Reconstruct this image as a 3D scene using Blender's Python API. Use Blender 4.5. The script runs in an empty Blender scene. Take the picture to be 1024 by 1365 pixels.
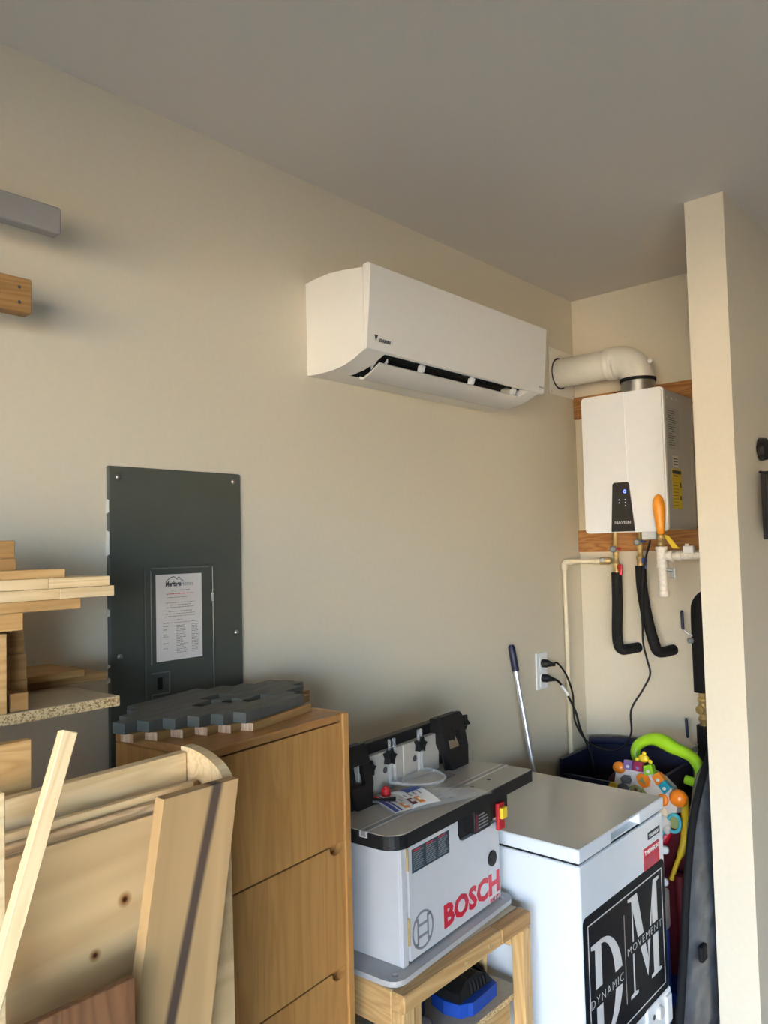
import bpy, bmesh, math, random
from mathutils import Vector, Matrix
random.seed(7)
S = bpy.context.scene
COL = S.collection

# ------------------------------------------------------------------ camera
cam_data = bpy.data.cameras.new('camera')
cam = bpy.data.objects.new('camera', cam_data)
COL.objects.link(cam)
yaw, pitch, roll = [math.radians(a) for a in (41.274, 2.691, -1.4354)]
fw = Vector((math.cos(yaw)*math.cos(pitch), math.sin(yaw)*math.cos(pitch), math.sin(pitch)))
rt0 = Vector((math.sin(yaw), -math.cos(yaw), 0))
up0 = rt0.cross(fw)
rt = math.cos(roll)*rt0 + math.sin(roll)*up0
up = -math.sin(roll)*rt0 + math.cos(roll)*up0
m = Matrix((rt, up, -fw)).transposed().to_4x4()
m.translation = Vector((-3.34, -1.73, 1.60))
cam.matrix_world = m
cam_data.sensor_fit = 'HORIZONTAL'
cam_data.sensor_width = 36
cam_data.lens = 36*1050.18/1024
cam_data.clip_start = 0.02
S.camera = cam

# ------------------------------------------------------------------ sky, sun, exposure
W = bpy.data.worlds.new('sky'); S.world = W; W.use_nodes = True
nt = W.node_tree; nt.nodes.clear()
wo = nt.nodes.new('ShaderNodeOutputWorld'); bg = nt.nodes.new('ShaderNodeBackground')
tc = nt.nodes.new('ShaderNodeTexCoord'); sep = nt.nodes.new('ShaderNodeSeparateXYZ')
rmp = nt.nodes.new('ShaderNodeValToRGB')
nt.links.new(tc.outputs['Generated'], sep.inputs[0]); nt.links.new(sep.outputs[2], rmp.inputs[0])
rmp.color_ramp.elements[0].position = 0.0; rmp.color_ramp.elements[0].color = (0.62, 0.80, 1.0, 1)
rmp.color_ramp.elements[1].position = 0.6; rmp.color_ramp.elements[1].color = (0.42, 0.62, 1.0, 1)
nt.links.new(rmp.outputs[0], bg.inputs[0]); bg.inputs[1].default_value = 13.0
nt.links.new(bg.outputs[0], wo.inputs[0])

sun_d = bpy.data.lights.new('sun', 'SUN'); sun = bpy.data.objects.new('sun', sun_d); COL.objects.link(sun)
sun_d.energy = 72.0; sun_d.angle = 0.01; sun_d.color = (1.0, 0.81, 0.55)
sun.rotation_euler = Vector((-0.66, 0.42, -0.62)).to_track_quat('-Z', 'Y').to_euler()

DOOR_X, DOOR_Y0, DOOR_Y1, DOOR_Z = -6.0, -5.8, -1.15, 2.10
por = bpy.data.lights.new('garage_door_portal', 'AREA'); porto = bpy.data.objects.new('garage_door_portal', por)
COL.objects.link(porto); por.shape = 'RECTANGLE'; por.size = DOOR_Z; por.size_y = DOOR_Y1-DOOR_Y0
por.cycles.is_portal = True
porto.location = (DOOR_X, (DOOR_Y0+DOOR_Y1)/2, DOOR_Z/2)
porto.rotation_euler = Vector((1, 0, 0)).to_track_quat('-Z', 'Y').to_euler()
porto.rotation_euler = (0, -math.pi/2, 0)

S.view_settings.view_transform = 'Standard'; S.view_settings.look = 'None'
S.view_settings.gamma = 1; S.view_settings.use_curve_mapping = False
S.view_settings.exposure = 1.48
try:
    S.cycles.use_denoising = True
    S.cycles.max_bounces = 10; S.cycles.diffuse_bounces = 6; S.cycles.sample_clamp_indirect = 6
    S.cycles.caustics_reflective = False; S.cycles.caustics_refractive = False
except Exception: pass

# ------------------------------------------------------------------ materials
def new_mat(name):
    mt = bpy.data.materials.new(name); mt.use_nodes = True
    return mt, mt.node_tree, mt.node_tree.nodes['Principled BSDF']

def plain(name, c, rough=.5, metal=0, noise=.06, nscale=30, bump=0, spec=.5, coat=0):
    mt, nt, b = new_mat(name)
    b.inputs['Roughness'].default_value = rough; b.inputs['Metallic'].default_value = metal
    b.inputs['Specular IOR Level'].default_value = spec
    if coat: b.inputs['Coat Weight'].default_value = coat; b.inputs['Coat Roughness'].default_value = .08
    t = nt.nodes.new('ShaderNodeTexCoord'); n = nt.nodes.new('ShaderNodeTexNoise')
    n.inputs['Scale'].default_value = nscale; n.inputs['Detail'].default_value = 4
    nt.links.new(t.outputs['Object'], n.inputs['Vector'])
    r = nt.nodes.new('ShaderNodeValToRGB')
    r.color_ramp.elements[0].position = .3; r.color_ramp.elements[1].position = .7
    r.color_ramp.elements[0].color = tuple(v*(1-noise) for v in c)+(1,)
    r.color_ramp.elements[1].color = tuple(min(1, v*(1+noise)) for v in c)+(1,)
    nt.links.new(n.outputs[0], r.inputs[0]); nt.links.new(r.outputs[0], b.inputs['Base Color'])
    if bump:
        bp = nt.nodes.new('ShaderNodeBump'); bp.inputs['Strength'].default_value = bump; bp.inputs['Distance'].default_value = .002
        nt.links.new(n.outputs[0], bp.inputs['Height']); nt.links.new(bp.outputs[0], b.inputs['Normal'])
    return mt

def wood(name, c1, c2, axis='X', scale=1.0, rough=.55, rings=9, knots=None, stripe=None, var=.12):
    """timber with grain along one local axis"""
    mt, nt, b = new_mat(name); N = nt.nodes; L = nt.links
    b.inputs['Roughness'].default_value = rough; b.inputs['Specular IOR Level'].default_value = .3
    t = N.new('ShaderNodeTexCoord'); info = N.new('ShaderNodeObjectInfo')
    mp = N.new('ShaderNodeMapping')
    s = {'X': (1.3, 16, 16), 'Y': (16, 1.3, 16), 'Z': (16, 16, 1.3)}[axis]
    mp.inputs['Scale'].default_value = tuple(v*scale for v in s)
    off = N.new('ShaderNodeVectorMath'); off.operation = 'ADD'
    mul = N.new('ShaderNodeMath'); mul.operation = 'MULTIPLY'; mul.inputs[1].default_value = 13.7
    L.new(info.outputs['Random'], mul.inputs[0])
    L.new(t.outputs['Object'], off.inputs[0]); L.new(mul.outputs[0], off.inputs[1])
    L.new(off.outputs[0], mp.inputs[0])
    n1 = N.new('ShaderNodeTexNoise'); n1.inputs['Scale'].default_value = 1; n1.inputs['Detail'].default_value = 3; n1.inputs['Distortion'].default_value = .6
    L.new(mp.outputs[0], n1.inputs['Vector'])
    m1 = N.new('ShaderNodeMath'); m1.operation = 'MULTIPLY'; m1.inputs[1].default_value = rings
    fr = N.new('ShaderNodeMath'); fr.operation = 'PINGPONG'; fr.inputs[1].default_value = .5
    L.new(n1.outputs[0], m1.inputs[0]); L.new(m1.outputs[0], fr.inputs[0])
    n2 = N.new('ShaderNodeTexNoise'); n2.inputs['Scale'].default_value = 6; n2.inputs['Detail'].default_value = 5
    L.new(mp.outputs[0], n2.inputs['Vector'])
    ad = N.new('ShaderNodeMath'); ad.operation = 'MULTIPLY_ADD'; ad.inputs[1].default_value = 1.1
    L.new(fr.outputs[0], ad.inputs[0])
    h = N.new('ShaderNodeMath'); h.operation = 'MULTIPLY'; h.inputs[1].default_value = .55
    L.new(n2.outputs[0], h.inputs[0]); L.new(h.outputs[0], ad.inputs[2])
    r = N.new('ShaderNodeValToRGB')
    r.color_ramp.elements[0].position = .18; r.color_ramp.elements[1].position = .78
    r.color_ramp.elements[0].color = tuple(c2)+(1,); r.color_ramp.elements[1].color = tuple(c1)+(1,)
    L.new(ad.outputs[0], r.inputs[0])
    hv = N.new('ShaderNodeHueSaturation')
    mr = N.new('ShaderNodeMapRange'); mr.inputs['To Min'].default_value = 1-var; mr.inputs['To Max'].default_value = 1+var
    L.new(info.outputs['Random'], mr.inputs[0]); L.new(mr.outputs[0], hv.inputs['Value']); L.new(r.outputs[0], hv.inputs['Color'])
    out = hv.outputs[0]
    if stripe:                                                     # dark heartwood streak: (local axis index, position, half width, colour, slope along the grain)
        ax, pos, hw, col, slope = stripe
        sp = N.new('ShaderNodeSeparateXYZ'); L.new(t.outputs['Object'], sp.inputs[0])
        sl = N.new('ShaderNodeMath'); sl.operation = 'MULTIPLY_ADD'; sl.inputs[1].default_value = slope; sl.inputs[2].default_value = -pos
        L.new(sp.outputs[0], sl.inputs[0])
        sa = N.new('ShaderNodeMath'); sa.operation = 'ADD'; L.new(sp.outputs[ax], sa.inputs[0]); L.new(sl.outputs[0], sa.inputs[1])
        wv = N.new('ShaderNodeMath'); wv.operation = 'MULTIPLY_ADD'; wv.inputs[1].default_value = .012; L.new(n1.outputs[0], wv.inputs[0]); L.new(sa.outputs[0], wv.inputs[2])
        ab = N.new('ShaderNodeMath'); ab.operation = 'ABSOLUTE'; L.new(wv.outputs[0], ab.inputs[0])
        mg = N.new('ShaderNodeMapRange'); mg.inputs['From Min'].default_value = hw*.55; mg.inputs['From Max'].default_value = hw*1.25
        mg.inputs['To Min'].default_value = .92; mg.inputs['To Max'].default_value = 0
        L.new(ab.outputs[0], mg.inputs[0])
        mx = N.new('ShaderNodeMix'); mx.data_type = 'RGBA'; mx.inputs['B'].default_value = tuple(col)+(1,)
        L.new(mg.outputs[0], mx.inputs['Factor']); L.new(out, mx.inputs['A']); out = mx.outputs['Result']
    for (kx, ky, kr) in (knots or []):
        d = N.new('ShaderNodeVectorMath'); d.operation = 'DISTANCE'
        sx = N.new('ShaderNodeVectorMath'); sx.operation = 'MULTIPLY'; sx.inputs[1].default_value = (1, 1, 0)
        L.new(t.outputs['Object'], sx.inputs[0]); L.new(sx.outputs[0], d.inputs[0]); d.inputs[1].default_value = (kx, ky, 0)
        mg = N.new('ShaderNodeValToRGB'); e = mg.color_ramp.elements
        e[0].position = kr*.35*10; e[0].color = (.05, .02, .008, 1); e[1].position = kr*.55*10; e[1].color = (.38, .20, .08, 1)
        e2 = e.new(kr*1.6*10); e2.color = (1, 1, 1, 1)
        sc = N.new('ShaderNodeMath'); sc.operation = 'MULTIPLY'; sc.inputs[1].default_value = 10
        L.new(d.outputs['Value'], sc.inputs[0]); L.new(sc.outputs[0], mg.inputs[0])
        mx = N.new('ShaderNodeMix'); mx.data_type = 'RGBA'; mx.blend_type = 'MULTIPLY'; mx.inputs['Factor'].default_value = 1
        L.new(out, mx.inputs['A']); L.new(mg.outputs[0], mx.inputs['B']); out = mx.outputs['Result']
    L.new(out, b.inputs['Base Color'])
    bp = N.new('ShaderNodeBump'); bp.inputs['Strength'].default_value = .15; bp.inputs['Distance'].default_value = .001
    L.new(ad.outputs[0], bp.inputs['Height']); L.new(bp.outputs[0], b.inputs['Normal'])
    return mt

def chipboard(name, c1, c2):
    mt, nt, b = new_mat(name); N = nt.nodes; L = nt.links
    t = N.new('ShaderNodeTexCoord'); v = N.new('ShaderNodeTexVoronoi'); v.inputs['Scale'].default_value = 420
    L.new(t.outputs['Object'], v.inputs['Vector'])
    r = N.new('ShaderNodeValToRGB'); r.color_ramp.elements[0].color = tuple(c2)+(1,); r.color_ramp.elements[1].color = tuple(c1)+(1,)
    r.color_ramp.elements[0].position = .1; r.color_ramp.elements[1].position = .6
    s = N.new('ShaderNodeSeparateColor'); L.new(v.outputs['Color'], s.inputs[0]); L.new(s.outputs[0], r.inputs[0])
    L.new(r.outputs[0], b.inputs['Base Color']); b.inputs['Roughness'].default_value = .8
    bp = N.new('ShaderNodeBump'); bp.inputs['Strength'].default_value = .5; bp.inputs['Distance'].default_value = .001
    L.new(s.outputs[0], bp.inputs['Height']); L.new(bp.outputs[0], b.inputs['Normal'])
    return mt

def clear(name, c=(1, 1, 1), alpha=.2, rough=.05):
    mt, nt, b = new_mat(name); N = nt.nodes; L = nt.links
    tr = N.new('ShaderNodeBsdfTransparent'); mx = N.new('ShaderNodeMixShader')
    b.inputs['Base Color'].default_value = tuple(c)+(1,); b.inputs['Roughness'].default_value = rough
    lw = N.new('ShaderNodeLayerWeight'); lw.inputs[0].default_value = .35
    ma = N.new('ShaderNodeMath'); ma.operation = 'MULTIPLY_ADD'; ma.inputs[1].default_value = .35; ma.inputs[2].default_value = alpha
    L.new(lw.outputs['Facing'], ma.inputs[0]); L.new(ma.outputs[0], mx.inputs[0])
    L.new(tr.outputs[0], mx.inputs[1]); L.new(b.outputs[0], mx.inputs[2]); L.new(mx.outputs[0], N['Material Output'].inputs[0])
    return mt

def glow(name, c, e):
    mt, nt, b = new_mat(name)
    b.inputs['Base Color'].default_value = tuple(c)+(1,); b.inputs['Emission Color'].default_value = tuple(c)+(1,); b.inputs['Emission Strength'].default_value = e
    return mt

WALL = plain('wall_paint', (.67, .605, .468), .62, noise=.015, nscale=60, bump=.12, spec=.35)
WALL2 = plain('unseen_wall_dark', (.11, .10, .085), .8, noise=.05)  # unseen walls toned dark to cut the light they bounce
CEIL = plain('ceiling_paint', (.68, .64, .57), .85, noise=.01, nscale=80, bump=.1, spec=.2)
CONC = plain('concrete', (.15, .145, .135), .7, noise=.12, nscale=6)
DRIVE = plain('driveway_concrete', (.20, .172, .135), .9, noise=.08, nscale=2)
WHITE = plain('white_plastic', (.82, .79, .71), .38, noise=.01)
ACGREY = plain('light_grey_plastic', (.62, .60, .55), .4, noise=.01)
HWHITE = plain('white_enamel', (.86, .86, .83), .3, noise=.01)
HGREY = plain('grey_enamel', (.44, .44, .43), .4, noise=.02)
FWHITE = plain('freezer_enamel', (.66, .705, .74), .22, noise=.01)
FLID = plain('freezer_lid_top', (.56, .54, .48), .13, noise=.01, spec=.6)
PANEL = plain('slate_grey_steel', (.068, .076, .063), .42, noise=.05, nscale=12)
PANEL2 = plain('slate_grey_highlight', (.15, .16, .14), .3, noise=.03)  # lighter slate tone that paints highlights onto the pressed ridges
DARK = plain('black_plastic', (.006, .0065, .007), .5, noise=.05, spec=.3)
RUBBER = plain('black_foam', (.008, .008, .0085), .8, noise=.3, nscale=80, bump=.3, spec=.25)
CAVITY_SHADE = plain('cavity_shade', (.01, .01, .01), .9)  # near-black colour standing in for the shade inside recesses and holes
STEEL = plain('brushed_steel', (.55, .55, .54), .3, 1, noise=.08)
ALU = plain('aluminium', (.72, .72, .73), .35, .7, noise=.03)
BRASS = plain('brass', (.46, .33, .13), .35, .45, noise=.2)
ZINC = plain('zinc_grey', (.30, .33, .35), .4, .6, noise=.1)
PVC = plain('white_pvc', (.78, .74, .63), .35, noise=.02)
CPVC = plain('cream_cpvc', (.72, .62, .42), .45, noise=.05)
SPECK = plain('overspray_white', (.76, .70, .60), .6, noise=.13, nscale=90)
PAPER = plain('paper', (.72, .66, .60), .8, noise=.02)
INK = plain('ink', (.04, .04, .045), .7)
INKG = plain('faded_ink', (.30, .27, .25), .8)
RED = plain('red_plastic', (.36, .006, .012), .4)
DRED = plain('red_print', (.52, .008, .03), .4)
BLUE = plain('blue_plastic', (.008, .05, .30), .4)
NAVY = plain('navy_plastic', (.010, .014, .045), .5)
MAROON = plain('maroon_plastic', (.10, .006, .012), .5)
YELLOW = plain('yellow_plastic', (.72, .50, .02), .4)
YLABEL = plain('yellow_label', (.68, .50, .02), .6)
ORANGE = plain('orange_plastic', (.78, .21, .012), .35)
AMBER = plain('amber_rubber', (.80, .30, .02), .4)
LIME = plain('lime_plastic', (.24, .48, .015), .3)
TEAL = plain('teal_plastic', (.01, .25, .33), .35)
SKYB = plain('turquoise_plastic', (.06, .42, .50), .35)
PURPLE = plain('purple_plastic', (.20, .12, .28), .4)
MAGENTA = plain('magenta_plastic', (.28, .015, .06), .4)
TOYW = plain('toy_white', (.62, .58, .54), .5, noise=.05)
OLIVE = plain('olive_print', (.22, .26, .10), .5)
TOYDARK = plain('toy_dark_grey', (.10, .10, .11), .5)
RGREY = plain('router_grey', (.52, .53, .53), .35, noise=.02)
RTOP = plain('grey_laminate', (.36, .345, .31), .3, noise=.04, nscale=60)
RBASE = plain('router_base_grey', (.40, .40, .40), .45, noise=.04)
LOGOG = plain('logo_grey', (.22, .22, .23), .5)
FENCEW = plain('fence_face_grey', (.40, .385, .34), .45, noise=.02)
BLABEL = plain('dark_teal_label', (.015, .03, .04), .5)
SIGNB = plain('sign_black', (.006, .0065, .009), .5, noise=.05, spec=.12)
SIGNW = plain('sign_silver', (.62, .61, .60), .4, noise=.03)
BAGCLOTH = plain('black_nylon', (.055, .066, .080), .36, noise=.5, nscale=16, bump=1.0)
BAGTRIM = plain('black_webbing', (.006, .007, .009), .8, spec=.15)
SCREEN = plain('black_gloss', (.008, .008, .009), .08)
BLUELED = glow('blue_led', (.05, .08, 1.0), 5)
WLED = glow('white_led', (.6, .65, .75), .35)
GREYBM = plain('grey_painted_board', (.26, .255, .25), .55, noise=.03)
GPAINT = plain('grey_stain_paint', (.082, .083, .07), .6, noise=.15, nscale=25, bump=.3)
PLASTER = plain('white_caulk', (.60, .57, .50), .8)
CLEAR = clear('clear_acrylic', alpha=.03)
CLEAR2 = clear('clear_acrylic_edge', alpha=.09, rough=.1)
BAGP = clear('clear_polybag', (.85, .84, .80), alpha=.16, rough=.1)

OAK = wood('oak_veneer', (.47, .245, .075), (.38, .185, .052), 'Z', 1.6, .38, rings=4, var=.03)
OAKX = wood('oak_veneer_top', (.40, .20, .065), (.32, .155, .048), 'X', 1.6, .4, rings=4, var=.02)
PINE = wood('pine', (.54, .35, .15), (.40, .235, .085), 'X', 1.0, var=.1)
PINEL = wood('pale_pine', (.76, .58, .33), (.62, .44, .22), 'X', 1.0, var=.08)
PINED = wood('brown_pine', (.37, .215, .08), (.27, .145, .05), 'X', 1.0, var=.1)
PINEZ = wood('pine_upright', (.56, .37, .16), (.42, .25, .09), 'X', 1.0, var=.1)
FIR = wood('fir_ply', (.40, .20, .07), (.22, .09, .025), 'X', .8, rings=14, var=.05)
POPLAR = wood('poplar', (.47, .315, .15), (.38, .25, .115), 'X', .5, rings=3, stripe=(1, -.045, .0095, (.05, .036, .032), -.107), var=.02)
PLY = wood('birch_ply', (.68, .48, .24), (.53, .36, .17), 'X', .35, rings=7, var=.04,
           knots=[(-.181, -.101, .0075), (-.225, -.158, .006), (-.361, -.087, .009)])
PLYE = wood('ply_edge', (.58, .42, .24), (.34, .22, .11), 'X', 1.2, rings=12, var=.1)
WALNUT = wood('walnut', (.20, .10, .045), (.13, .06, .028), 'Y', 1.0, var=.02)
CHIP = chipboard('particleboard', (.66, .50, .26), (.26, .14, .05))
CHIPTOP = plain('particleboard_face', (.42, .34, .22), .7, noise=.10, nscale=120)
ENDG = wood('end_grain', (.66, .47, .30), (.40, .20, .11), 'Z', 2.2, rings=16, var=.05)

# ------------------------------------------------------------------ mesh building
class MB:
    def __init__(s): s.bm = bmesh.new(); s.mi = 0
    def box(s, lo, hi, bev=0, seg=2):
        c = [(a+b)/2 for a, b in zip(lo, hi)]; d = [max(1e-5, abs(b-a)) for a, b in zip(lo, hi)]
        M_ = Matrix.Translation(c) @ Matrix.Diagonal(d+[1])
        r = bmesh.ops.create_cube(s.bm, size=1, matrix=M_)
        vs = r['verts']; fs = {f for v in vs for f in v.link_faces}
        for f in fs: f.material_index = s.mi
        if bev:
            es = list({e for v in vs for e in v.link_edges})
            r = bmesh.ops.bevel(s.bm, geom=es, offset=min(bev, min(d)*.49), segments=seg, profile=.5, affect='EDGES', clamp_overlap=True)
            for f in r['faces']: f.material_index = s.mi
        return s
    def prism(s, pts, ext, smooth=False):
        """closed outline of 3-D points swept along vector ext"""
        e = Vector(ext); a = [s.bm.verts.new(p) for p in pts]; b = [s.bm.verts.new(Vector(p)+e) for p in pts]
        n = len(a); F = []
        F.append(s.bm.faces.new(a[::-1])); F.append(s.bm.faces.new(b))
        for i in range(n):
            f = s.bm.faces.new((a[i], a[(i+1) % n], b[(i+1) % n], b[i])); f.smooth = smooth; F.append(f)
        for f in F: f.material_index = s.mi
        for f in F[:2]:
            for ed in f.edges: ed.smooth = False
        bmesh.ops.recalc_face_normals(s.bm, faces=F)
        return s
    def quad(s, pts):
        f = s.bm.faces.new([s.bm.verts.new(p) for p in pts]); f.material_index = s.mi; return s
    def tube(s, pts, rad, seg=12, cap=True, closed=False):
        pts = [Vector(p) for p in pts]; n = len(pts)
        rs = rad if isinstance(rad, (list, tuple)) else [rad]*n
        rings = []; nrm = None
        for i, p in enumerate(pts):
            if closed: t = pts[(i+1) % n]-pts[i-1]
            else: t = pts[min(i+1, n-1)]-pts[max(i-1, 0)]
            if t.length < 1e-9: t = Vector((0, 0, 1))
            t.normalize()
            if nrm is None:
                nrm = t.orthogonal().normalized()
            nrm = (nrm-t*nrm.dot(t))
            if nrm.length < 1e-6: nrm = t.orthogonal()
            nrm.normalize(); bn = t.cross(nrm)
            rings.append([s.bm.verts.new(p+(nrm*math.cos(2*math.pi*k/seg)+bn*math.sin(2*math.pi*k/seg))*rs[i]) for k in range(seg)])
        F = []
        rng = range(n) if closed else range(n-1)
        for i in rng:
            A, B = rings[i], rings[(i+1) % n]
            for k in range(seg):
                f = s.bm.faces.new((A[k], A[(k+1) % seg], B[(k+1) % seg], B[k])); f.smooth = True; F.append(f)
        if cap and not closed:
            for R_, fl in ((rings[0], True), (rings[-1], False)):
                f = s.bm.faces.new(R_[::-1] if fl else R_); F.append(f)
                for ed in f.edges: ed.smooth = False
        for f in F: f.material_index = s.mi
        bmesh.ops.recalc_face_normals(s.bm, faces=F)
        return s
    def cyl(s, a, b, r, seg=16, r2=None):
        return s.tube([a, b], [r, r if r2 is None else r2], seg)
    def lathe(s, base, axis, prof, seg=16):
        """profile of (height, radius) about an axis"""
        b = Vector(base); ax = Vector(axis).normalized()
        return s.tube([b+ax*h for h, _ in prof], [max(r, 1e-4) for _, r in prof], seg)
    def ball(s, c, r, sc=(1, 1, 1), seg=12):
        M_ = Matrix.Translation(c) @ Matrix.Diagonal((sc[0], sc[1], sc[2], 1))
        q = bmesh.ops.create_uvsphere(s.bm, u_segments=seg, v_segments=max(6, seg//2+2), radius=r, matrix=M_)
        for f in {f for v in q['verts'] for f in v.link_faces}: f.smooth = True; f.material_index = s.mi
        return s
    def disc(s, c, nrm, r, t, seg=20):
        c = Vector(c); n = Vector(nrm).normalized(); return s.tube([c, c+n*t], r, seg)

WM = {}                                                            # world matrices of what is already built
def obj(name, mb, mats, parent=None, frame=None):
    """link one mesh object; the verts are in world space, or in FRAME's own space when a frame is given"""
    me = bpy.data.meshes.new(name)
    F = frame or (WM[parent.name] if parent else Matrix.Identity(4))
    if frame is None and parent: mb.bm.transform(F.inverted())
    mb.bm.to_mesh(me); mb.bm.free()
    for mt in (mats if isinstance(mats, (list, tuple)) else [mats]): me.materials.append(mt)
    o = bpy.data.objects.new(name, me); COL.objects.link(o)
    if parent:
        o.parent = parent; o.matrix_local = WM[parent.name].inverted() @ F
    else: o.matrix_world = F
    WM[o.name] = F.copy()
    return o
def root_at(mb_obj, loc): pass
def thing(name, label, cat, loc, group=None, frame=None):
    o = bpy.data.objects.new(name, None); COL.objects.link(o); o.empty_display_size = .05
    F = frame or Matrix.Translation(loc); o.matrix_world = F; WM[o.name] = F.copy()
    return tag(o, label, cat, group)
def tag(o, label, cat, group=None, kind=None):
    o['label'] = label; o['category'] = cat
    if group: o['group'] = group
    if kind: o['kind'] = kind
    return o
def struct(name, mb, mt, parent=None):
    o = obj(name, mb, mt, parent); o['kind'] = 'structure'; return o
def frame(o, x, y):
    """right-handed frame from an origin, an x direction and a rough y direction"""
    x = Vector(x).normalized(); y = Vector(y); y = (y-x*y.dot(x)).normalized(); z = x.cross(y)
    F = Matrix((x, y, z)).transposed().to_4x4(); F.translation = Vector(o); return F
def text(name, body, F, size, mt, parent, width=None, bold=0, depth=.0003, align='LEFT', spacing=1, shear=0):
    """flat lettering as a mesh, lying in the xy plane of frame F"""
    c = bpy.data.curves.new(name, 'FONT'); c.body = body; c.size = size; c.offset = bold; c.extrude = depth; c.align_x = align
    c.space_character = spacing; c.shear = shear; c.resolution_u = 2
    t = bpy.data.objects.new('tmp', c); COL.objects.link(t)
    dg = bpy.context.evaluated_depsgraph_get()
    me = bpy.data.meshes.new_from_object(t.evaluated_get(dg)); bpy.data.objects.remove(t)
    if width:
        xs = [v.co.x for v in me.vertices]; k = width/(max(xs)-min(xs)); x0 = min(xs)
        for v in me.vertices: v.co.x = (v.co.x-x0)*k
    me.materials.clear(); me.materials.append(mt)
    o = bpy.data.objects.new(name, me); COL.objects.link(o); o.parent = parent
    o.matrix_local = WM[parent.name].inverted() @ F; WM[o.name] = F.copy()
    return o
def on_y(x, y, z): return frame((x, y, z), (1, 0, 0), (0, 0, 1))        # a sheet that faces -y
def on_x(x, y, z): return frame((x, y, z), (0, -1, 0), (0, 0, 1))       # a sheet that faces -x
def arc(c, u, v, r, a0, a1, n):
    c = Vector(c); u = Vector(u); v = Vector(v)
    return [c+u*(r*math.cos(math.radians(a0+(a1-a0)*i/n)))+v*(r*math.sin(math.radians(a0+(a1-a0)*i/n))) for i in range(n+1)]
def bez(p, n=8):
    """smooth polyline through points (Catmull-Rom)"""
    p = [Vector(q) for q in p]; out = []
    for i in range(len(p)-1):
        a = p[max(i-1, 0)]; b = p[i]; c = p[i+1]; d = p[min(i+2, len(p)-1)]
        for k in range(n):
            t = k/n
            out.append(.5*((2*b)+(-a+c)*t+(2*a-5*b+4*c-d)*t*t+(-a+3*b-3*c+d)*t**3))
    return out+[p[-1]]
def rrect(x0, y0, x1, y1, r, n=4):
    pts = []
    for cx, cy, a in ((x1-r, y1-r, 0), (x0+r, y1-r, 90), (x0+r, y0+r, 180), (x1-r, y0+r, 270)):
        for k in range(n+1):
            t = math.radians(a+90*k/n); pts.append((cx+r*math.cos(t), cy+r*math.sin(t)))
    return pts

# ------------------------------------------------------------------ the garage
H = 2.737
X0, X1, Y0 = -6.0, 1.3, -6.3
PX, PYN, PYS = -.703, -.793, -.919                                 # partition: end, alcove side, room side
struct('wall_north', MB().box((X0-.15, 0, 0), (X1+.15, .15, H+.15)), WALL)
struct('wall_alcove', MB().box((0, PYN, 0), (.15, 0, H)), WALL)
struct('wall_partition', MB().box((PX, PYS, 0), (X1, PYN, H)), WALL)
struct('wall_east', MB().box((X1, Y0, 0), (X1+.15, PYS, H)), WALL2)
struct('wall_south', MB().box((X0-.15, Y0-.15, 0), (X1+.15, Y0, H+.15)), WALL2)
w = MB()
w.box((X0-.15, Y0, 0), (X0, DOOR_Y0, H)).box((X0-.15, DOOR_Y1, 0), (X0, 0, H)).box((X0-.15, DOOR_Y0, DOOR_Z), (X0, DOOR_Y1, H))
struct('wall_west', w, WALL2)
struct('added_door_leaf', MB().box((X0+.1, DOOR_Y0, 2.20), (-3.7, DOOR_Y1, 2.24)), WALL2)   # unseen raised door leaf, added to keep light off the ceiling and upper wall
struct('ceiling', MB().box((X0, Y0, H), (X1, 0, H+.15)), CEIL)
struct('floor', MB().box((X0-.15, Y0-.15, -.12), (X1+.15, .15, 0)), CONC)
fb = MB(); fb.box((-27, -16, -.02), (-19, 12, 2.3)); fb.prism([(-27.4, -16.4, 2.3), (-18.6, -16.4, 2.3), (-23, -16.4, 3.1)], (0, 28.8, 0)); hs = obj('added_house', fb, plain('facade_stucco', (.72, .62, .47), .9)); hs['kind'] = 'structure'  # unseen house opposite, added and sized to send warm sunlight through the door
struct('driveway', MB().box((X0-22, Y0-16, -.14), (X0-.15, 14, -.02)), DRIVE)

# ------------------------------------------------------------------ electrical panel
t = thing('electrical_panel', 'dark grey breaker panel flush on the wall with a paper notice', 'breaker panel', (-2.174, 0, .98))
px0, px1, pz0, pz1 = -2.371, -1.977, .98, 1.815
obj('cover', MB().box((px0, -.012, pz0), (px1, 0, pz1), .004), PANEL, t)
dm = MB(); dm.box((-2.279, -.0165, 1.06), (-2.074, -.0122, 1.572), .003)
d = obj('door', dm, PANEL, t)
rim = MB()
for lo, hi in (((-2.262, 1.565), (-2.09, 1.567)), ((-2.264, 1.33), (-2.2615, 1.56)), ((-2.264, 1.08), (-2.2615, 1.255)), ((-2.264, 1.308), (-2.214, 1.311)),
               ((-2.2145, 1.258), (-2.2115, 1.31)), ((-2.264, 1.256), (-2.214, 1.259)), ((-2.0795, 1.07), (-2.077, 1.565))):
    rim.box((lo[0], -.0185, lo[1]), (hi[0], -.0164, hi[1]), .0006, 1)
obj('pressed_ridge', rim, PANEL2, d)
obj('latch', MB().box((-2.248, -.020, 1.268), (-2.234, -.0163, 1.298), .0015), DARK, d)
h = MB(); h.box((-2.083, -.0195, 1.475), (-2.076, -.0125, 1.497), .001); obj('hinge_pin', h, ALU, d)
for sx, sz in ((px0+.026, pz1-.027), (px1-.024, pz1-.022), (px0+.026, 1.36), (px1-.022, 1.385)):
    b = MB(); b.lathe((sx, -.0118, sz), (0, -1, 0), [(0, .0075), (.002, .0075), (.0045, .004)], 12); b.box((sx-.005, -.0166, sz-.0006), (sx+.005, -.016, sz+.0006)); obj('screw', b, STEEL, t)
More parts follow.
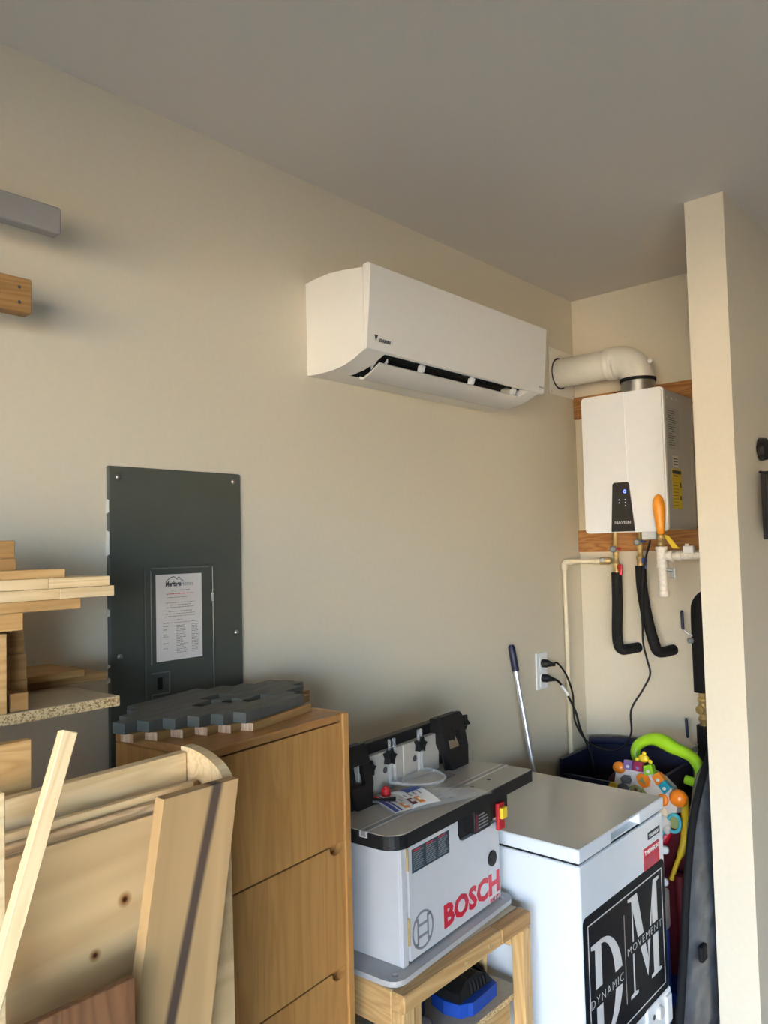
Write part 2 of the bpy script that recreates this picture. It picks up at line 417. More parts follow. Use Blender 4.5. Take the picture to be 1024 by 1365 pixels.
for z0, z1, e in ((1.70, 1.735, .0015), (1.60, 1.66, .0015), (1.455, 1.475, .0025), (1.335, 1.345, .003), (1.30, 1.315, .004)):
    ck = MB(); ck.prism([(px0-e, -.0065, z0), (px0+.0012, -.0125, z0+.004), (px0+.0008, -.0125, (z0+z1)/2), (px0+.0014, -.0125, z1-.003), (px0-e*.5, -.0065, z1)], (0, .0062, 0))
    obj('paint_chip', ck, PLASTER, t)
n = thing('paper_notice', 'white printed paper notice stuck on the breaker panel door', 'notice', (-2.182, -.0166, 1.337))
obj('sheet', MB().box((-2.249, -.0176, 1.336), (-2.114, -.0166, 1.550)), PAPER, n)
zt = 1.520
text('heading', 'Meritage', on_y(-2.222, -.0177, zt), .019, INK, n, width=.045, bold=.0006, depth=.0002, shear=.2)
text('heading', 'Homes', on_y(-2.176, -.0177, zt), .018, INKG, n, width=.036, depth=.0002)
rf = MB()
for a, b in zip([(-2.219, 1.533), (-2.206, 1.541), (-2.198, 1.543), (-2.187, 1.536), (-2.185, 1.541), (-2.181, 1.541), (-2.176, 1.534)], [(-2.206, 1.541), (-2.198, 1.543), (-2.187, 1.536), (-2.185, 1.541), (-2.181, 1.541), (-2.176, 1.534), (-2.17, 1.532)]):
    rf.prism([(a[0], -.0177, a[1]), (b[0], -.0177, b[1]), (b[0], -.0177, b[1]+.002), (a[0], -.0177, a[1]+.002)], (0, -.0002, 0))
obj('roof_emblem', rf, INK, n)
ln = MB(); lr = MB()
def words_line(mb, x0, x1, z, h=.0016):
    x = x0
    while x < x1-.003:
        w_ = min(random.uniform(.004, .012), x1-x); mb.box((x, -.0179, z), (x+w_, -.0177, z+h*random.uniform(.8, 1.2))); x += w_+.0016
for z, a, b in ((1.509, -2.206, -2.147), (1.491, -2.218, -2.155), (1.478, -2.222, -2.136), (1.472, -2.21, -2.148), (1.466, -2.222, -2.138),
                (1.456, -2.214, -2.144), (1.450, -2.222, -2.136), (1.444, -2.226, -2.132), (1.435, -2.19, -2.175), (1.428, -2.23, -2.126)): words_line(ln, a, b, z)
words_line(lr, -2.22, -2.138, 1.500)
z = 1.420
while z > 1.352:
    if random.random() < .5: words_line(ln, -2.23, -2.215, z)
    words_line(ln, -2.192, -2.165+random.uniform(-.008, .008), z); words_line(ln, -2.147, -2.126, z); z -= .0042
a = obj('printed_lines', ln, INKG, n); obj('red_line', lr, DRED, n)

# ------------------------------------------------------------------ wall-mounted air conditioner
t = thing('air_conditioner', 'white wall-mounted split air conditioner high above the router table', 'air conditioner', (-1.185, 0, 2.127))
ax0, ax1, axp = -1.705, -.742, -.716
prof_top = [(0, 2.414), (-.05, 2.4195), (-.10, 2.4215), (-.16, 2.417), (-.236, 2.406)]
prof_bot = [(-.236, 2.168), (-.217, 2.1605), (-.195, 2.1495), (-.153, 2.1365), (-.104, 2.1295), (-.055, 2.128), (0, 2.130)]
b = MB()
full = prof_top+prof_bot
b.prism([(ax0, y, z) for y, z in full], (.088, 0, 0), True)
b.prism([(-.815, y, z) for y, z in full], (ax1+.815, 0, 0), True)
mid = prof_top+[(-.236, 2.172), (-.226, 2.172), (-.19, 2.185), (-.16, 2.20), (-.12, 2.195), (-.10, 2.16), (-.092, 2.1295), (-.055, 2.128), (0, 2.130)]
b.prism([(ax0+.088, y, z) for y, z in mid], (-.815-ax0-.088, 0, 0), True)
for e in b.bm.edges:
    if abs(e.calc_face_angle(0)) > .6: e.smooth = False
obj('casing', b, WHITE, t)
fp = MB(); fp.prism([(ax0+.002, -.2362, 2.168), (ax0+.002, -.2362, 2.414), (ax0+.002, -.255, 2.417), (ax0+.002, -.266, 2.411), (ax0+.002, -.257, 2.30), (ax0+.002, -.244, 2.172)], (axp-ax0-.002, 0, 0))
obj('front_panel', fp, WHITE, t)
cv = MB(); rc = [(-.2255, 2.1722), (-.19, 2.1845), (-.16, 2.1990), (-.1206, 2.1942), (-.1008, 2.1600), (-.0930, 2.1300)]
for (ya, za), (yb, zb) in zip(rc, rc[1:]): cv.quad([(ax0+.0885, ya, za-.0006), (-.8155, ya, za-.0006), (-.8155, yb, zb-.0006), (ax0+.0885, yb, zb-.0006)])
obj('outlet_shade_liner', cv, CAVITY_SHADE, t)  # black liner over the white plastic, painting in the recess shade
dk = MB(); dk.box((ax0+.095, -.222, 2.187), (-.82, -.165, 2.1955)).box((ax0+.095, -.20, 2.1755), (-.82, -.196, 2.188)); obj('outlet_shade_back', dk, CAVITY_SHADE, t)  # black slab and strip put in to deepen the recess shade
lv = MB()
pr = [(-.118, 2.120), (-.128, 2.1135), (-.137, 2.1135), (-.165, 2.126), (-.204, 2.149), (-.202, 2.1535), (-.163, 2.131), (-.135, 2.1195), (-.122, 2.1245)]
lv.prism([(ax0+.102, y, z) for y, z in pr], (-.835-ax0-.102, 0, 0), True)
L_ = obj('louver', lv, ACGREY, t)
for x in (-1.408, -1.135, -.87):
    a = MB(); a.prism([(x, -.187, 2.149), (x, -.207, 2.155), (x, -.214, 2.172), (x, -.205, 2.183), (x, -.193, 2.175)], (.012, 0, 0)); A_ = obj('louver_arm', a, HWHITE, L_)
    k = MB(); k.box((x-.05, -.205, 2.178), (x-.025, -.19, 2.186), .002); obj('pivot', k, ZINC, t)
for x in (ax0+.104, ax0+.15): 
    k = MB(); k.prism([(x, -.165, 2.139), (x+.004, -.165, 2.139), (x-.016, -.208, 2.157), (x-.020, -.208, 2.157)], (0, 0, .010)); obj('end_fin', k, HWHITE, L_)
text('brand_lettering', 'DAIKIN', frame((-1.655, -.2505, 2.196), (1, 0, 0), (0, -.09, 1)), .014, INK, t, width=.048, bold=.0002, shear=.15)
em = MB(); em.prism([(-1.676, -.2505, 2.214), (-1.661, -.2505, 2.214), (-1.671, -.2500, 2.196)], (0, -.0006, 0)); obj('emblem', em, INK, t)
text('series_lettering', 'Aurora', frame((-.763, -.2515, 2.187), (1, 0, 0), (0, -.09, 1)), .011, INKG, t, width=.034, shear=.3)

# ------------------------------------------------------------------ tankless water heater and its plumbing
tu = MB(); tu.box((-.02, -.785, 2.178), (0, -.001, 2.280), .002, 1)
o = obj('mounting_board', MB().box((-.392, -.051, -.0095), (.392, .051, .0095), .0015, 1), FIR, None, frame((-.0097, -.394, 2.228), (0, -1, 0), (0, 0, 1)))
tag(o, 'brown plywood board fixed to the wall behind the water heater top', 'board', 'boards behind the water heater')
o = obj('mounting_board', MB().box((-.392, -.050, -.0095), (.392, .050, .0095), .0015, 1), FIR, None, frame((-.0097, -.394, 1.613), (0, -1, 0), (0, 0, 1)))
tag(o, 'brown plywood board fixed to the wall below the water heater', 'board', 'boards behind the water heater')

t = thing('water_heater', 'white tankless water heater hung in the alcove with a blue display', 'water heater', (-.2, -.38, 1.64))
hy0, hy1, hz0, hz1 = -.556, -.211, 1.642, 2.203
obj('body', MB().box((-.338, hy0+.008, hz0+.008), (-.02, hy1-.006, hz1-.004), .006), HGREY, t)
fp = [(y, z) for y, z in rrect(hy0, hz0, hy1, hz1, .016, 4)]
c = MB(); c.prism([(-.352, y, z) for y, z in fp], (.016, 0, 0)); c.prism([(-.360, y, z) for y, z in rrect(hy0+.006, hz0+.006, hy1-.006, hz1-.006, .014, 4)], (.009, 0, 0))
obj('front_cover', c, HWHITE, t)
r = MB(); r.prism([(-.3605, -.346, 2.196), (-.3605, -.403, 2.196), (-.3605, -.408, 1.837), (-.3605, -.342, 1.837)], (.002, 0, 0)); 
r2 = MB(); r2.prism([(-.3645, -.349, 2.195), (-.3645, -.400, 2.195), (-.3645, -.405, 1.838), (-.3645, -.345, 1.838)], (.005, 0, 0)); obj('ridge_panel', r2, HWHITE, t)
cp = MB(); cp.prism([(-.366, -.349, 1.842), (-.366, -.404, 1.842), (-.366, -.409, 1.836), (-.366, -.427, 1.6455), (-.366, -.330, 1.6455), (-.366, -.341, 1.836)], (.006, 0, 0))
P_ = obj('control_panel', cp, SCREEN, t)
text('display_digits', 'O', on_x(-.3664, -.386, 1.798), .019, BLUELED, P_, width=.012, bold=.0004)
text('brand_lettering', 'NAVIEN', on_x(-.3664, -.346, 1.676), .017, SIGNW, P_, width=.066, bold=0)
for y, z in ((-.367, 1.772), (-.367, 1.760), (-.393, 1.772), (-.393, 1.760), (-.393, 1.748)):
    k = MB(); k.disc((-.366, y, z), (-1, 0, 0), .0022, .0005, 8); obj('touch_symbol', k, WLED, P_)
# stickers on the side that faces -y
sy = hy0+.0078
o = obj('rating_label', MB().box((-.305, sy-.0006, 1.965), (-.180, sy, 2.130)), plain('silver_label', (.40, .40, .39), .5), t)
k = MB(); 
for i in range(16):
    z = 2.115-i*.009; k.box((-.295, sy-.0009, z), (-.295+random.uniform(.05, .10), sy-.0006, z+.0025))
obj('label_print', k, INK, o)
o = obj('warning_label', MB().box((-.262, sy-.0006, 1.896), (-.205, sy, 1.940)), PAPER, t)
k = MB()
for i in range(3): k.box((-.255, sy-.0009, 1.904+i*.011), (-.212, sy-.0006, 1.908+i*.011))
obj('label_print', k, INK, o)
o = obj('energy_label', MB().box((-.275, sy-.0006, 1.730), (-.178, sy, 1.888)), YLABEL, t)
k = MB(); k.box((-.272, sy-.0009, 1.868), (-.182, sy-.0006, 1.882)); k.box((-.262, sy-.0009, 1.858), (-.215, sy-.0006, 1.862)); k.box((-.198, sy-.0009, 1.815), (-.184, sy-.0006, 1.835)); k.box((-.2, sy-.0009, 1.765), (-.186, sy-.0006, 1.782))
for i in range(8): k.box((-.268, sy-.0009, 1.742+i*.013), (-.222+random.uniform(-.01, .015), sy-.0006, 1.744+i*.013))
obj('label_print', k, INK, o)
for x in (-.30, -.25, -.20): 
    k = MB(); k.lathe((x, sy, 2.168), (0, -1, 0), [(0, .005), (.0015, .005), (.003, .002)], 8); obj('screw', k, STEEL, t)
k = MB(); k.box((-.23, -.455, 1.612), (-.19, -.395, 1.65), .003); obj('junction_box', k, HWHITE, t)
k = MB(); k.tube(bez([(-.15, -.275, 2.2045), (-.15, -.262, 2.225), (-.15, -.272, 2.248)]), .006, 8); obj('sensor_lead', k, DARK, t)

# flue
t = thing('flue_pipe', 'white plastic flue pipe elbowing from the wall into the water heater', 'pipe', (-.150, 0, 2.375))
fx, fz, fy = -.150, 2.372, -.372
pl = MB(); pl.box((-.236, -.007, 2.272), (-.018, 0, 2.482), .002, 1); P_ = obj('wall_plate', pl, PVC, t)
pl = MB(); pl.disc((fx, -.0065, fz), (0, -1, 0), .072, .0015, 24); obj('dark_gap', pl, CAVITY_SHADE, P_)
for x in (-.225, -.03):
    for z in (2.284, 2.470): obj('screw', MB().lathe((x, -.007, z), (0, -1, 0), [(0, .004), (.002, .003)], 8), STEEL, P_)
pl = MB(); pl.cyl((fx, -.006, fz), (fx, fy+.10, fz), .064, 28); obj('straight_pipe', pl, PVC, t)
pl = MB()
el = [(fx, fy+.125, fz), (fx, fy+.085, fz)]
el += arc((fx, fy+.085, fz-.085), (0, -1, 0), (0, 0, 1), .085, 90, 0, 10)
el += [(fx, fy, fz-.088)]
pl.tube(el, [.070]*2+[.0695]*(len(el)-2), 28)
for y in (fy+.125, fy+.10): pl.tube([(fx, y+.006, fz), (fx, y, fz), (fx, y-.006, fz)], [.0695, .0725, .0695], 28, cap=False)
obj('elbow', pl, PVC, t)
pl = MB(); pl.lathe((fx-.02, fy-.060, fz-.020), (-.2, -1, .15), [(0, .010), (.006, .010), (.010, .007), (.016, .006)], 10); obj('test_port', pl, HWHITE, t)
pl = MB(); pl.tube([(fx, fy, 2.276), (fx, fy, 2.289)], .0745, 28); obj('clamp_ring', pl, RUBBER, t)
pl = MB(); pl.cyl((fx, fy, 2.2045), (fx, fy, 2.278), .0685, 28); obj('metal_collar', pl, STEEL, t)

def insulated(label, pts, ytop, x, redblue, side):
    t = thing('insulated_pipe', label, 'pipe', pts[0], 'foam pipes under the water heater')
    b = MB(); b.tube(bez(pts, 8), .0225, 16); obj('foam_sleeve', b, RUBBER, t)
    zt = pts[0][2]
    b = MB(); b.lathe((x, ytop, zt-.004), (0, 0, 1), [(0, .0145), (.03, .0145), (.032, .016), (.045, .016), (.047, .011), (.075, .011), (.078, .013), (.10, .013), (.102, .010), (1.6465-zt+.004, .010)], 14)
    obj('brass_valve', b, BRASS, t)
    b = MB(); b.lathe((x-.013, ytop, zt+.10), (-1, 0, 0), [(0, .012), (.010, .015), (.016, .015), (.02, .009)], 14); obj('service_cap', b, ZINC, t)
    b = MB(); b.box((x-.022, ytop-.036, zt+.013), (x-.012, ytop-.014, zt+.034), .003); b.box((x-.022, ytop-.034, zt-.012), (x-.012, ytop-.020, zt+.016), .003); obj('valve_handle', b, redblue, t)
    b = MB(); b.box((x-.02, ytop-.034, zt+.098), (x-.012, ytop-.012, zt+.106), .002); obj('drain_lever', b, redblue, t)
    return t
insulated('left foam-covered water pipe with a red valve handle under the heater', [(-.10, -.221, 1.474), (-.10, -.219, 1.34), (-.10, -.213, 1.22), (-.10, -.216, 1.165), (-.095, -.228, 1.142), (-.07, -.242, 1.140), (-.0005, -.262, 1.142)], -.221, -.10, RED, 1)
insulated('curved right foam-covered water pipe with a blue valve handle under the heater', [(-.10, -.330, 1.502), (-.10, -.333, 1.40), (-.10, -.350, 1.28), (-.10, -.376, 1.175), (-.096, -.388, 1.145), (-.07, -.400, 1.138), (-.0005, -.418, 1.142)], -.330, -.10, BLUE, 1)

t = thing('cream_pipe', 'thin cream plastic pipe running down the corner and into the brass valve', 'pipe', (-.2, -.028, 0))
b = MB(); b.cyl((-.205, -.028, 0), (-.205, -.028, 1.518), .0105, 12); obj('riser', b, CPVC, t)
b = MB(); b.tube([(-.205, -.028, 1.490), (-.205, -.028, 1.513), (-.203, -.033, 1.522), (-.195, -.048, 1.524), (-.188, -.06, 1.524)], .0145, 12); obj('elbow', b, CPVC, t)
b = MB(); b.cyl((-.2, -.04, 1.524), (-.105, -.172, 1.524), .0105, 12); obj('branch', b, CPVC, t)
b = MB(); b.cyl((-.135, -.130, 1.524), (-.12, -.151, 1.524), .014, 12); obj('coupling', b, CPVC, t)
b = MB(); b.tube([(-.119, -.152, 1.524), (-.117, -.156, 1.524), (-.107, -.192, 1.524), (-.1065, -.2035, 1.524)], [.013, .017, .017, .012], 14); obj('check_valve', b, BRASS, t)
b = MB(); b.lathe((-.124, -.170, 1.527), (-1, -.3, .1), [(0, .012), (.004, .012), (.006, .008)], 12); obj('valve_face', b, ZINC, t)

# gas line, hung just in front of the heater
t = thing('gas_pipe', 'white speckled gas pipe tee with a capped drip leg right of foam pipes', 'pipe', (-.385, -.54, 1.38))
gx, gy = -.385, -.538
b = MB(); b.cyl((gx, gy, 1.508), (gx, gy, 1.582), .019, 16); b.tube([(gx, gy, 1.570), (gx, gy, 1.583)], .0225, 16); b.tube([(gx, gy, 1.504), (gx, gy, 1.518)], .022, 16)
b.cyl((gx, gy, 1.546), (gx, gy-.045, 1.546), .016, 16); b.tube([(gx, gy-.033, 1.546), (gx, gy-.045, 1.546)], .0215, 16); obj('tee', b, SPECK, t)
b = MB(); b.cyl((gx, gy-.003, 1.415), (gx, gy-.001, 1.506), .0155, 16); obj('drip_leg', b, SPECK, t)
b = MB(); b.lathe((gx, gy-.003, 1.392), (0, 0, 1), [(0, .016), (.003, .019), (.024, .019), (.026, .016)], 16); obj('cap', b, SPECK, t)
b = MB(); b.cyl((gx, gy-.04, 1.546), (gx, PYN, 1.546), .014, 14); b.tube([(gx, gy-.058, 1.546), (gx, gy-.078, 1.546)], .0185, 14); obj('horizontal_pipe', b, SPECK, t)
b = MB(); b.box((gx-.014, gy-.125, 1.556), (gx+.01, gy-.085, 1.584), .004); b.cyl((gx-.002, gy-.098, 1.575), (gx-.002, gy-.098, 1.592), .007, 10); obj('valve_body', b, HWHITE, t)
b = MB(); b.prism([(gx-.012, gy-.075, 1.575), (gx-.012, gy-.066, 1.582), (gx-.012, gy-.035, 1.622), (gx-.012, gy-.018, 1.628), (gx-.012, gy-.022, 1.614), (gx-.012, gy-.048, 1.575)], (.008, 0, 0)); obj('valve_handle', b, YELLOW, t)
b = MB(); b.lathe((gx, gy, 1.582), (0, 0, 1), [(0, .009), (.004, .009), (.005, .0125), (.020, .0125), (.021, .009), (.028, .009), (.029, .0125), (.045, .0125), (.046, .008), (.060, .008)], 6); obj('brass_nut', b, BRASS, t)
b = MB(); b.tube([(gx, gy+.004*min(1, (z-1.63)/.12), z) for z in (1.630, 1.634, 1.66, 1.69, 1.72, 1.745, 1.765, 1.778, 1.784)], [.010, .0145, .016, .0195, .0225, .0225, .0185, .011, .002], 18); obj('orange_grip', b, AMBER, t)
b = MB(); b.box((-.372, -.580, 1.462), (-.366, -.560, 1.500), .002); b.cyl((-.385, -.545, 1.498), (-.369, -.570, 1.49), .006, 8); obj('pipe_clip', b, ZINC, t)

# outlet, cords, pole
t = thing('wall_outlet', 'white wall outlet plate with two black plugs beside the cream pipe', 'outlet', (-.389, 0, 1.07))
P_ = obj('cover_plate', MB().box((-.434, -.007, .994), (-.345, 0, 1.146), .003), HWHITE, t)
for z in (1.03, 1.102):
    b = MB(); b.prism([(x, -.0068, zz) for x, zz in rrect(-.41, z-.028, -.369, z+.028, .012)], (0, -.003, 0)); obj('receptacle', b, HWHITE, t)
def cord(label, plug, path, tag_at=None, r=.0042):
    t = thing('power_cord', label, 'cord', plug, 'black cords at the wall outlet')
    x, y, z = plug
    b = MB(); b.tube([(x, -.0095, z), (x, -.03, z), (x+.004, -.035, z), (x+.015, -.045, z-.004), (x+.03, -.05, z-.008)], [.017, .017, .014, .009, .006], 12); obj('plug', b, DARK, t)
    b = MB(); b.tube(bez([(x+.02, -.047, z-.005)]+path, 8), r, 8); obj('cable', b, DARK, t)
    if tag_at:
        b = MB(); b.tube(tag_at, .0065, 8); obj('tag', b, HWHITE, t)
cord('thin black cord hanging from the water heater to the upper outlet socket', (-.39, 0, 1.102), [(-.345, -.055, 1.10), (-.30, -.07, 1.045), (-.27, -.08, .965), (-.275, -.085, .90), (-.27, -.09, .84), (-.24, -.12, .765), (-.19, -.17, .725), (-.17, -.24, .735), (-.16, -.285, .80), (-.16, -.29, .90), (-.14, -.335, .985), (-.13, -.365, 1.05), (-.13, -.355, 1.11), (-.14, -.345, 1.18), (-.15, -.35, 1.25), (-.16, -.355, 1.32), (-.18, -.375, 1.48), (-.205, -.42, 1.608)])
cord('thicker black cord with a white tag from the lower outlet socket', (-.39, 0, 1.04), [(-.345, -.06, 1.02), (-.31, -.08, .96), (-.285, -.10, .89), (-.27, -.11, .82), (-.25, -.13, .75), (-.245, -.15, .68), (-.25, -.16, .5)], [(-.338, -.063, 1.008), (-.322, -.073, .985), (-.311, -.08, .962)], .005)

t = thing('broom_pole', 'silver broom pole with a navy grip leaning on the wall by the outlet', 'pole', (-.60, -.30, 0))
p0 = Vector((-.640, -.016, 1.205)); p1 = Vector((-.598, -.20, 0)); 
q = p0.lerp(p1, .085)
b = MB(); b.cyl(p1, q, .0115, 14); obj('shaft', b, ALU, t)
b = MB(); b.tube([q, q.lerp(p0, .05), q.lerp(p0, .9), p0], [.0125, .0145, .014, .010], 14); obj('grip', b, NAVY, t)

# ------------------------------------------------------------------ chest freezer
t = thing('chest_freezer', 'white chest freezer with a grey reflective lid beside the workbench', 'freezer', (-1.16, -.46, 0))
fx0, fx1, fy0, fy1 = -1.443, -.884, -.712, -.212
obj('cabinet', MB().box((fx0+.004, fy0+.003, .02), (fx1-.004, fy1, .755), .006), FWHITE, t)
obj('gasket', MB().box((fx0+.010, fy0+.010, .752), (fx1-.012, fy1-.01, .766)), RUBBER, t)
# lid: walls with a hand recess in the front edge
b = MB()
hx0, hx1 = -1.252, -1.066
b.box((fx0, fy0+.032, .763), (fx1, fy1, .800), .004)
b.box((fx0, fy0, .763), (hx0, fy0+.036, .800), .004); b.box((hx1, fy0, .763), (fx1, fy0+.036, .800), .004); b.box((hx0-.005, fy0+.0, .7955), (hx1+.005, fy0+.034, .7995), .001, 1); b.box((hx0-.005, fy0+.006, .763), (hx1+.005, fy0+.034, .767), .001, 1)
L_ = obj('lid', b, FWHITE, t)
obj('lid_top', MB().box((fx0+.003, fy0+.003, .7996), (fx1-.003, fy1-.003, .8008)), FLID, L_)
for x in (fx0+.03, fx1-.03):
    for y in (fy0+.04, fy1-.04): obj('foot', MB().cyl((x, y, 0), (x, y, .022), .02, 12), DARK, t)
obj('badge', MB().box((-1.006, fy0+.0012, .700), (-.917, fy0+.0029, .722), .001, 1), INK, t)
text('badge_lettering', 'THOMSON', on_y(-1.0, fy0+.0011, .706), .013, SIGNW, t, width=.075, bold=.0006)
S_ = obj('red_sticker', MB().box((-1.040, fy0+.0014, .600), (-.928, fy0+.0029, .682)), DRED, t)
text('sticker_lettering', 'THOMSON', on_y(-1.034, fy0+.0013, .662), .018, HWHITE, S_, width=.1, bold=.0006)
k = MB()
for i in range(5): k.box((-1.03, fy0+.001, .615+i*.008), (-.945-.004*i, fy0+.0014, .6165+i*.008))
obj('fine_print', k, PURPLE, S_)
C_ = obj('control_box', MB().box((-1.07, fy0-.004, .12), (-.893, fy0+.006, .226), .006), HWHITE, t)
k = MB(); k.lathe((-.99, fy0-.003, .19), (0, -1, 0), [(0, .020), (.01, .019), (.012, .016)], 16); obj('dial', k, ACGREY, C_)
k = MB(); k.box((-.945, fy0-.012, .135), (-.905, fy0-.003, .215), .008); obj('water_window', k, HWHITE, C_)
k = MB(); k.disc((-1.025, fy0-.0036, .19), (0, -1, 0), .008, .001, 12); obj('lamp', k, INK, C_)

t = thing('magnetic_sign', 'black sign with silver letters and border stuck on the freezer front', 'sign', (-1.165, fy0+.0035, .235))
sx0, sx1, sz0, sz1 = -1.432, -.900, .222, .618
sf = fy0+.0029
b = MB(); b.prism([(x, sf, z) for x, z in rrect(sx0, sz0, sx1, sz1, .018)], (0, -.0022, 0)); obj('sheet', b, SIGNB, t)
s2 = sf-.0023
b = MB(); i0, i1, j0, j1, w_ = sx0+.022, sx1-.020, sz0+.024, sz1-.024, .0035
for lo, hi in (((i0, j0), (i1, j0+w_)), ((i0, j1-w_), (i1, j1)), ((i0, j0), (i0+w_, j1)), ((i1-w_, j0), (i1, j1))): b.box((lo[0], s2-.0004, lo[1]), (hi[0], s2, hi[1]))
obj('border', b, SIGNW, t)
obj('divider', MB().box((-1.1935, s2-.0004, .300), (-1.1905, s2, .545)), INKG, t)
def sp(mb, pts): mb.prism([(x, s2, z) for x, z in pts], (0, -.0005, 0))
D = MB(); dx, dz0, dz1 = -1.395, .262, .535                          # tall serif D, broken by its word
def ell(cx, cz, rx, rz, a0, a1, n=10): return [(cx+rx*math.cos(math.radians(a0+(a1-a0)*i/n)), cz+rz*math.sin(math.radians(a0+(a1-a0)*i/n))) for i in range(n+1)]
cz = (dz0+dz1)/2; rz = (dz1-dz0)/2
up_cut, lo_cut = cz+.018, cz-.030
sp(D, [(dx, dz1), (dx, dz1-.010), (dx+.022, dz1-.016), (dx+.022, up_cut), (dx+.058, up_cut), (dx+.058, dz1-.012), (dx+.07, dz1)])
sp(D, [(dx, dz0), (dx, dz0+.010), (dx+.022, dz0+.016), (dx+.022, lo_cut), (dx+.058, lo_cut), (dx+.058, dz0+.012), (dx+.07, dz0)])
a0 = math.degrees(math.asin((up_cut-cz)/rz)); a1 = math.degrees(math.asin((lo_cut-cz)/rz))
ex = dx+.06
sp(D, ell(ex, cz, .122, rz, a0, 90)+ell(ex, cz, .078, rz-.012, 90, a0))
sp(D, ell(ex, cz, .122, rz, a1, -90)+ell(ex, cz, .078, rz-.012, -90, a1))
obj('letter_d', D, SIGNW, t)
Mm = MB(); mx0, mx1, mz0, mz1 = -1.165, -.945, .300, .578
mid_hi, mid_lo = .452, .418
def cut(x_a, z_a, x_b, z_b, z): return x_a+(x_b-x_a)*(z-z_a)/(z_b-z_a)
vx = (mx0+mx1)/2+.0; vz = mz0+.02
# left serif and left diagonal (upper half), right stem (upper half)
l = lambda x, z: cut(mx0+.022, mz1, vx, vz, z)
sp(Mm, [(mx0, mz1), (mx0, mz1-.008), (mx0+.022, mz1-.012), (cut(mx0+.022, mz1-.012, vx-.006, vz, mid_hi), mid_hi), (cut(mx0+.062, mz1, vx+.028, vz, mid_hi), mid_hi), (mx0+.062, mz1)])
sp(Mm, [(mx0+.024, mid_hi), (mx0+.030, mid_hi), (mx0+.030, mz1-.04), (mx0+.024, mz1-.02)])
sp(Mm, [(mx1, mz1), (mx1, mz1-.008), (mx1-.018, mz1-.012), (mx1-.018, mid_hi), (mx1-.056, mid_hi), (mx1-.056, mz1-.06), (mx1-.066, mid_hi), (mx1-.075, mid_hi), (mx1-.042, mz1)])
# lower half
sp(Mm, [(cut(mx0+.022, mz1, vx-.004, vz, mid_lo), mid_lo), (cut(mx0+.062, mz1, vx+.028, vz, mid_lo), mid_lo), (vx+.018, vz+.045), (cut(mx1-.05, mz1, vx+.008, vz, mid_lo)-.012, mid_lo), (cut(mx1-.04, mz1, vx+.012, vz, mid_lo), mid_lo), (vx+.010, vz)])
sp(Mm, [(mx0+.022, mid_lo), (mx0+.030, mid_lo), (mx0+.030, mz0+.012), (mx0+.05, mz0+.008), (mx0+.05, mz0), (mx0, mz0), (mx0, mz0+.008), (mx0+.022, mz0+.012)])
sp(Mm, [(mx1-.056, mid_lo), (mx1-.018, mid_lo), (mx1-.018, mz0+.012), (mx1, mz0+.008), (mx1, mz0), (mx1-.075, mz0), (mx1-.075, mz0+.008), (mx1-.056, mz0+.012)])
obj('letter_m', Mm, SIGNW, t)
text('word', 'DYNAMIC', on_y(-1.403, s2, .374), .034, SIGNW, t, width=.195, spacing=1.3, bold=-.0007)
text('word', 'MOVEMENT', on_y(-1.176, s2, .4245), .030, SIGNW, t, width=.242, spacing=1.2, bold=-.0006)

# ------------------------------------------------------------------ workbench
t = thing('workbench', 'pine workbench under the router table with a lower shelf', 'workbench', (-1.76, -.42, 0))
def beam(name, a, b, wid, hgt, upv, mt, parent, bev=.003):
    """straight timber from a to b; grain along its length"""
    a = Vector(a); b = Vector(b); F = frame((a+b)/2, b-a, Vector(upv).cross(b-a)); l = (b-a).length/2
    mb = MB(); mb.box((-l, -wid/2, -hgt/2), (l, wid/2, hgt/2), bev, 1)
    return obj(name, mb, mt, parent, F)
U = (0, 0, 1)
bz = .6395
beam('rail', (-2.026, -.580, bz-.019), (-1.645, -.580, bz-.019), .038, .038, U, PINE, t)       # front rail in two lengths
beam('rail', (-1.644, -.581, bz-.019), (-1.508, -.581, bz-.019), .038, .038, U, PINED, t)
beam('rail', (-2.024, -.24, bz-.019), (-1.508, -.24, bz-.019), .038, .038, U, PINE, t)
beam('side_rail', (-2.005, -.560, bz-.045), (-2.005, -.260, bz-.045), .038, .088, U, PINE, t)
beam('side_rail', (-1.53, -.560, bz-.045), (-1.53, -.260, bz-.045), .038, .088, U, PINE, t)
for x, y in ((-2.005, -.576), (-1.530, -.582), (-2.005, -.244), (-1.530, -.244)):
    beam('leg', (x, y, 0), (x, y, bz-.0385), .040, .036, (0, 1, 0), PINEZ, t)
beam('brace', (-1.958, -.572, 0), (-1.958, -.572, bz-.040), .030, .016, (0, 1, 0), PINE, t)
beam('side_plank', (-1.534, -.40, .02), (-1.534, -.40, .55), .018, .14, (0, 1, 0), PINEZ, t)
obj('bench_top', MB().box((-2.02, -.560, bz-.012), (-1.512, -.222, bz-.0004), .001, 1), CHIPTOP, t)
sh = MB(); sh.box((-1.985, -.555, .408), (-1.497, -.25, .4235)); S_ = obj('lower_shelf', sh, CHIPTOP, t)
obj('shelf_edge', MB().box((-1.985, -.5562, .408), (-1.497, -.555, .4232)), CHIP, S_)
beam('shelf_rail', (-1.985, -.546, .363), (-1.55, -.546, .363), .018, .088, U, PINE, t)
beam('back_panel', (-1.985, -.235, .30), (-1.55, -.235, .30), .016, .14, U, PINED, t)
for x, z, in ((-1.80, bz-.019), (-1.70, bz-.018)):
    obj('screw', MB().lathe((x, -.5992, z), (0, -1, 0), [(0, .006), (.0015, .006), (.002, .003)], 10), BRASS, t)

